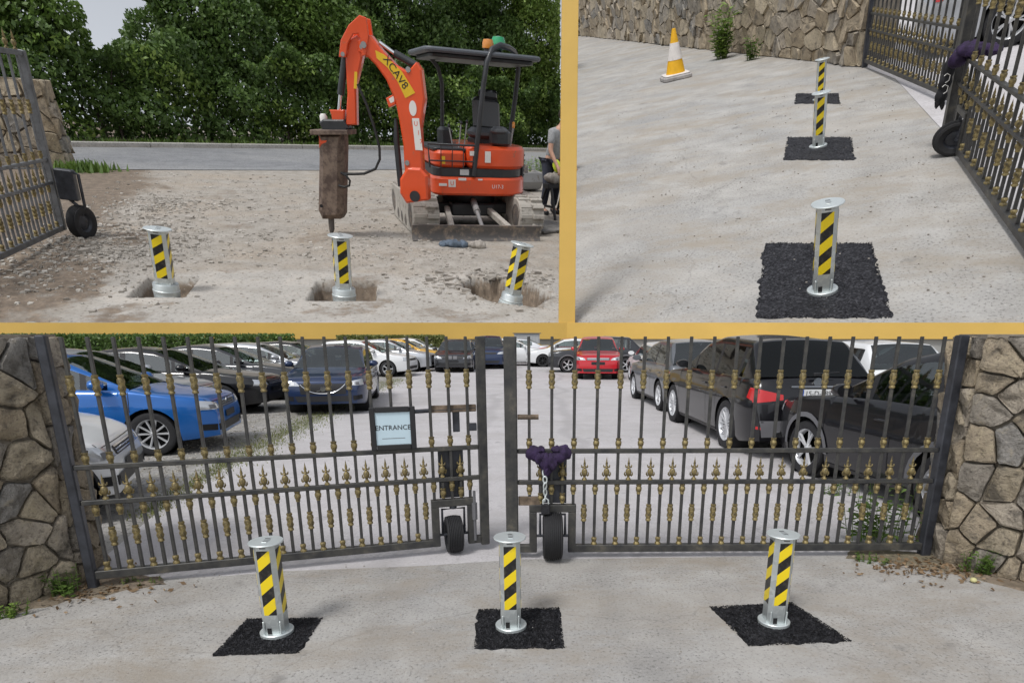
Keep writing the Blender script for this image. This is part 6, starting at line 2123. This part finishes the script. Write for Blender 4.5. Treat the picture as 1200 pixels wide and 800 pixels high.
obj("hydraulic_hose", MB().tube([bp(r_, z_, .14) for r_, z_ in ((1.03, .83), (.96, .80), (.915, .74), (.93, .68), (1.0, .655), (1.08, .67))], .015, 8), "hose_black", ex, 60)

# ------------------------------------------------------------------ things lying about the dig
bk = thing("digger_bucket", 'dig', "spare grey steel digger bucket lying on the ground behind the excavator", "bucket", (5.15, 15.4, 0), R(18))
prof = [(-.30, .40), (-.34, .22), (-.26, .06), (-.05, 0.0), (.20, .03), (.34, .16)]
inn = [(.32, .19), (.18, .07), (-.04, .045), (-.22, .10), (-.29, .23), (-.25, .40)]
obj("shell", MB().prism(prof + inn, 1.0, Matrix.Rotation(R(90), 4, 'Z')), "bucket_steel", bk, None)
for s in (-1, 1):
    obj("side_plate", MB().prism(prof + [(.30, .34), (-.05, .44)], .03, Matrix.Rotation(R(90), 4, 'Z') @ Matrix.Translation((0, s * .517, 0)), .004), "bucket_steel", bk, None)
    obj("lug", MB().prism([(-.25, .36), (-.05, .40), (-.10, .56), (-.2, .56)], .03, Matrix.Rotation(R(90), 4, 'Z') @ Matrix.Translation((0, s * .13, 0)), .004), "blade_steel", bk, None)
for k in range(4):
    obj("tooth", MB().prism([(.30, .12), (.36, .20), (.48, .22)], .09, Matrix.Rotation(R(90), 4, 'Z') @ Matrix.Translation((0, -.39 + k * .26, 0))), "blade_steel", bk, None)
obj("coupling_pin", MB().tube([(-.18, .1, .50), (.18, .1, .50)], .03, 10), "decal_white", bk, 40)
pb = thing("board", 'dig', "grey weathered board lying flat on the ground beside the trestle", "board", (4.0, 10.35, 0.02), R(22))
for k in range(3):
    obj("plank", MB().box((0, -.29 + k * .285, .012), (.85, .275, .035), None, .006), "weathered_wood", pb, None)
tr_ = thing("trestle", 'dig', "black folding trestle standing next to the workman at the gold pillar", "trestle", (4.66, 11.55, 0), R(22))
for sx in (-1, 1):
    for sy in (-1, 1):
        obj("leg", MB().tube([(sx * .26, sy * .26, 0), (sx * .22, sy * .06, .50)], .026, 8), "black_plastic", tr_, 60)
    obj("brace", MB().box((sx * .245, 0, .2), (.03, .30, .04), None, .006), "black_plastic", tr_, None)
obj("top_beam", MB().box((0, 0, .54), (.62, .16, .09), None, .015), "black_plastic", tr_, None)
sb = lumpy("stone_block", [((0, 0, 0), (.24, .13, .10)), ((.14, 0.03, .02), (.14, .12, .09)), ((-.15, 0.02, .01), (.12, .12, .08))], "rubble_stone", 5, .03, 9)
place(sb, 'dig', (4.62, 11.52, .66), R(22))
tag(sb, "rough grey stone block resting on top of the black trestle", "stone")
rg = lumpy("rag", [((0, 0, .04), (.13, .09, .07)), ((.12, .02, .03), (.10, .08, .05)), ((-.12, 0.03, .025), (.09, .07, .04))], "rag_blue", 7, .03, 12)
place(rg, 'dig', (2.06, 8.92, 0))
tag(rg, "dusty blue grey rag dropped on the ground in front of the dozer blade", "rag")
rk = lumpy("broken_lump", [((0, 0, .04), (.11, .08, .07)), ((.08, .02, .03), (.08, .07, .05))], "rubble_stone", 8, .04, 10)
place(rk, 'dig', (2.36, 8.86, 0))
tag(rk, "grey broken concrete lump right of the blue rag by the blade", "stone")

# traffic cone
cn = thing("traffic_cone", 'drive', "yellow traffic cone with a white sleeve standing on the driveway by the wall", "cone", (-2.5, 16.15, 0), R(20))
obj("base", MB().prism(rounded(-.31, .31, -.31, .31, .09, 4), .085, Matrix.Translation((0, 0, .0425)) @ Matrix.Rotation(R(90), 4, 'X'), .02), "cone_base", cn, 30)
obj("base_rim", MB().prism(rounded(-.275, .275, -.275, .275, .08, 4), .03, Matrix.Translation((0, 0, .100)) @ Matrix.Rotation(R(90), 4, 'X'), .012), "cone_white", cn, 30)
rad = lambda z: .205 + (.038 - .205) * (z - .11) / (.90 - .11)
for nm, z0_, z1_, m in (("lower_band", .11, .36, "cone_yellow"), ("white_sleeve", .36, .66, "cone_white"), ("upper_band", .66, .90, "cone_yellow")):
    e_ = .006 if m == "cone_white" else 0
    pr = [(rad(z0_) + e_, z0_), (rad(z1_) + e_, z1_)]
    if z1_ > .89:
        pr += [(rad(.90) * .7, .905), (rad(.9) * .6, .89)]
    obj(nm, MB().lathe(pr, 32), m, cn, 50)

# ------------------------------------------------------------------ workman at the edge of the dig
def skin_body(name, chains, m, parent, levels=2):
    """one continuous skin grown over connected joints: chains of (point, radius), sharing joints by key"""
    me = bpy.data.meshes.new(name)
    vs, es, rs = [], [], []
    keys = {}
    for chn in chains:
        prev = None
        for key, p, r_ in chn:
            if key not in keys:
                keys[key] = len(vs)
                vs.append(p)
                rs.append(r_)
            i = keys[key]
            if prev is not None:
                es.append((prev, i))
            prev = i
    me.from_pydata(vs, es, [])
    o = link("tmp_skin", me)
    md = o.modifiers.new("skin", 'SKIN')
    md.use_smooth_shade = True
    for i, sv in enumerate(me.skin_vertices[0].data):
        rr = rs[i]
        sv.radius = rr if isinstance(rr, tuple) else (rr, rr)
        sv.use_root = (i == 0)
    sd2 = o.modifiers.new("sub", 'SUBSURF')
    sd2.levels = sd2.render_levels = levels
    dg = bpy.context.evaluated_depsgraph_get()
    out = bpy.data.meshes.new_from_object(o.evaluated_get(dg))
    bpy.data.objects.remove(o)
    out.name = name
    out.materials.clear()
    out.materials.append(MATS[m])
    out.shade_smooth()
    return link(name, out, parent)
pr_ = thing("person", 'dig', "workman in a grey T-shirt and dark trousers bending beside the trestle at the gold pillar", "person", (4.64, 11.9, 0), R(200))
# joints: x sideways, y forward; the back bends forward a little, arms reach down
J = lambda x, y, z: (x, y, z)
legs = [[("pel", J(0, 0, .93), (.15, .11)), (f"hip{s}", J(s * .10, 0, .88), .09), (f"kn{s}", J(s * .12, .05, .50), .062), (f"an{s}", J(s * .13, -.02, .09), .042), (f"to{s}", J(s * .14, .14, .045), .038)] for s in (-1, 1)]
spine = [("pel", J(0, 0, .93), (.15, .11)), ("wst", J(0, .05, 1.06), (.135, .10)), ("chs", J(0, .14, 1.26), (.165, .115)), ("shl", J(0, .20, 1.39), (.13, .09)), ("nek", J(0, .24, 1.48), .055), ("jaw", J(0, .285, 1.555), (.068, .080)), ("crn", J(0, .29, 1.66), (.078, .092))]
arms, fingers = [], []
for s in (-1, 1):
    arms.append([("shl", J(0, .20, 1.39), (.13, .09)), (f"sh{s}", J(s * .19, .19, 1.37), .062), (f"el{s}", J(s * .25, .24, 1.09), .044), (f"wr{s}", J(s * .22, .40, .88), .030), (f"pm{s}", J(s * .215, .45, .82), (.040, .022))])
    for q in range(4):
        fx_ = s * .215 + (q - 1.5) * .019
        fingers.append([(f"pm{s}", J(s * .215, .45, .82), (.04, .022)), (f"f{s}{q}a", J(fx_, .485, .775), .0095), (f"f{s}{q}b", J(fx_, .490, .745 - .006 * (q in (1, 2))), .0085), (f"f{s}{q}c", J(fx_, .478, .722 - .006 * (q in (1, 2))), .0075)])
    fingers.append([(f"pm{s}", J(s * .215, .45, .82), (.04, .022)), (f"t{s}a", J(s * .215 - s * .042, .475, .81), .0105), (f"t{s}b", J(s * .215 - s * .048, .495, .785), .009)])
skin_body("body", [spine] + legs + arms + fingers, "skin", pr_)
skin_body("t_shirt", [[("pel", J(0, 0.0, .90), (.168, .128)), ("wst", J(0, .05, 1.06), (.158, .122)), ("chs", J(0, .14, 1.26), (.188, .138)), ("shl", J(0, .20, 1.39), (.15, .11)), ("nk", J(0, .225, 1.425), .08)]]
          + [[("shl", J(0, .20, 1.39), (.15, .11)), (f"s{s}", J(s * .19, .19, 1.37), .080), (f"e{s}", J(s * .233, .222, 1.17), .066)] for s in (-1, 1)], "cloth_grey", pr_)
skin_body("trousers", [[("pel", J(0, 0, .955), (.166, .126))] + [(f"hip{s}", J(s * .10, 0, .87), .108), (f"kn{s}", J(s * .12, .05, .50), .082), (f"an{s}", J(s * .13, -.02, .12), .066)] for s in (-1, 1)], "cloth_work", pr_)
for s in (-1, 1):
    skin_body("boot", [[("an", J(s * .13, -.03, .10), .056), ("hl", J(s * .13, -.05, .05), .05), ("to", J(s * .14, .16, .042), .046)]], "black_plastic", pr_, 2)
hp = lumpy("hair", [((0, .275, 1.69), (.088, .102, .07)), ((0, .235, 1.65), (.082, .075, .08))], "hair", 3, .008, 30)
hp.parent = pr_
fc = MB()
fc.lathe([(0, -.018), (.012, -.012), (.014, .0), (.008, .022), (0, .028)], 10, Matrix.Translation((0, .385, 1.60)) @ Matrix.Rotation(R(-70), 4, 'X'))
obj("nose", fc, "skin", pr_, 180)
for s in (-1, 1):
    obj("eye", MB().lathe([(0, -.008), (.009, -.004), (.009, .004), (0, .008)], 10, Matrix.Translation((s * .03, .372, 1.632))), "ink", pr_, 180)
    obj("ear", MB().lathe([(0, -.03), (.014, -.018), (.016, .012), (0, .032)], 10, Matrix.Translation((s * .082, .285, 1.61))), "skin", pr_, 180)
obj("mouth", MB().box((0, .368, 1.562), (.045, .012, .009), None, .003), "red_lens", pr_, 180)
hv = lumpy("work_gloves", [((0, 0, 0), (.075, .05, .10)), ((.05, 0, -.05), (.06, .045, .07))], "cloth_hivis", 6, .02, 16)
place(hv, 'dig', (4.60, 11.5, .86))
tag(hv, "bright yellow work gloves lying on the stone block at the workman's side", "gloves")
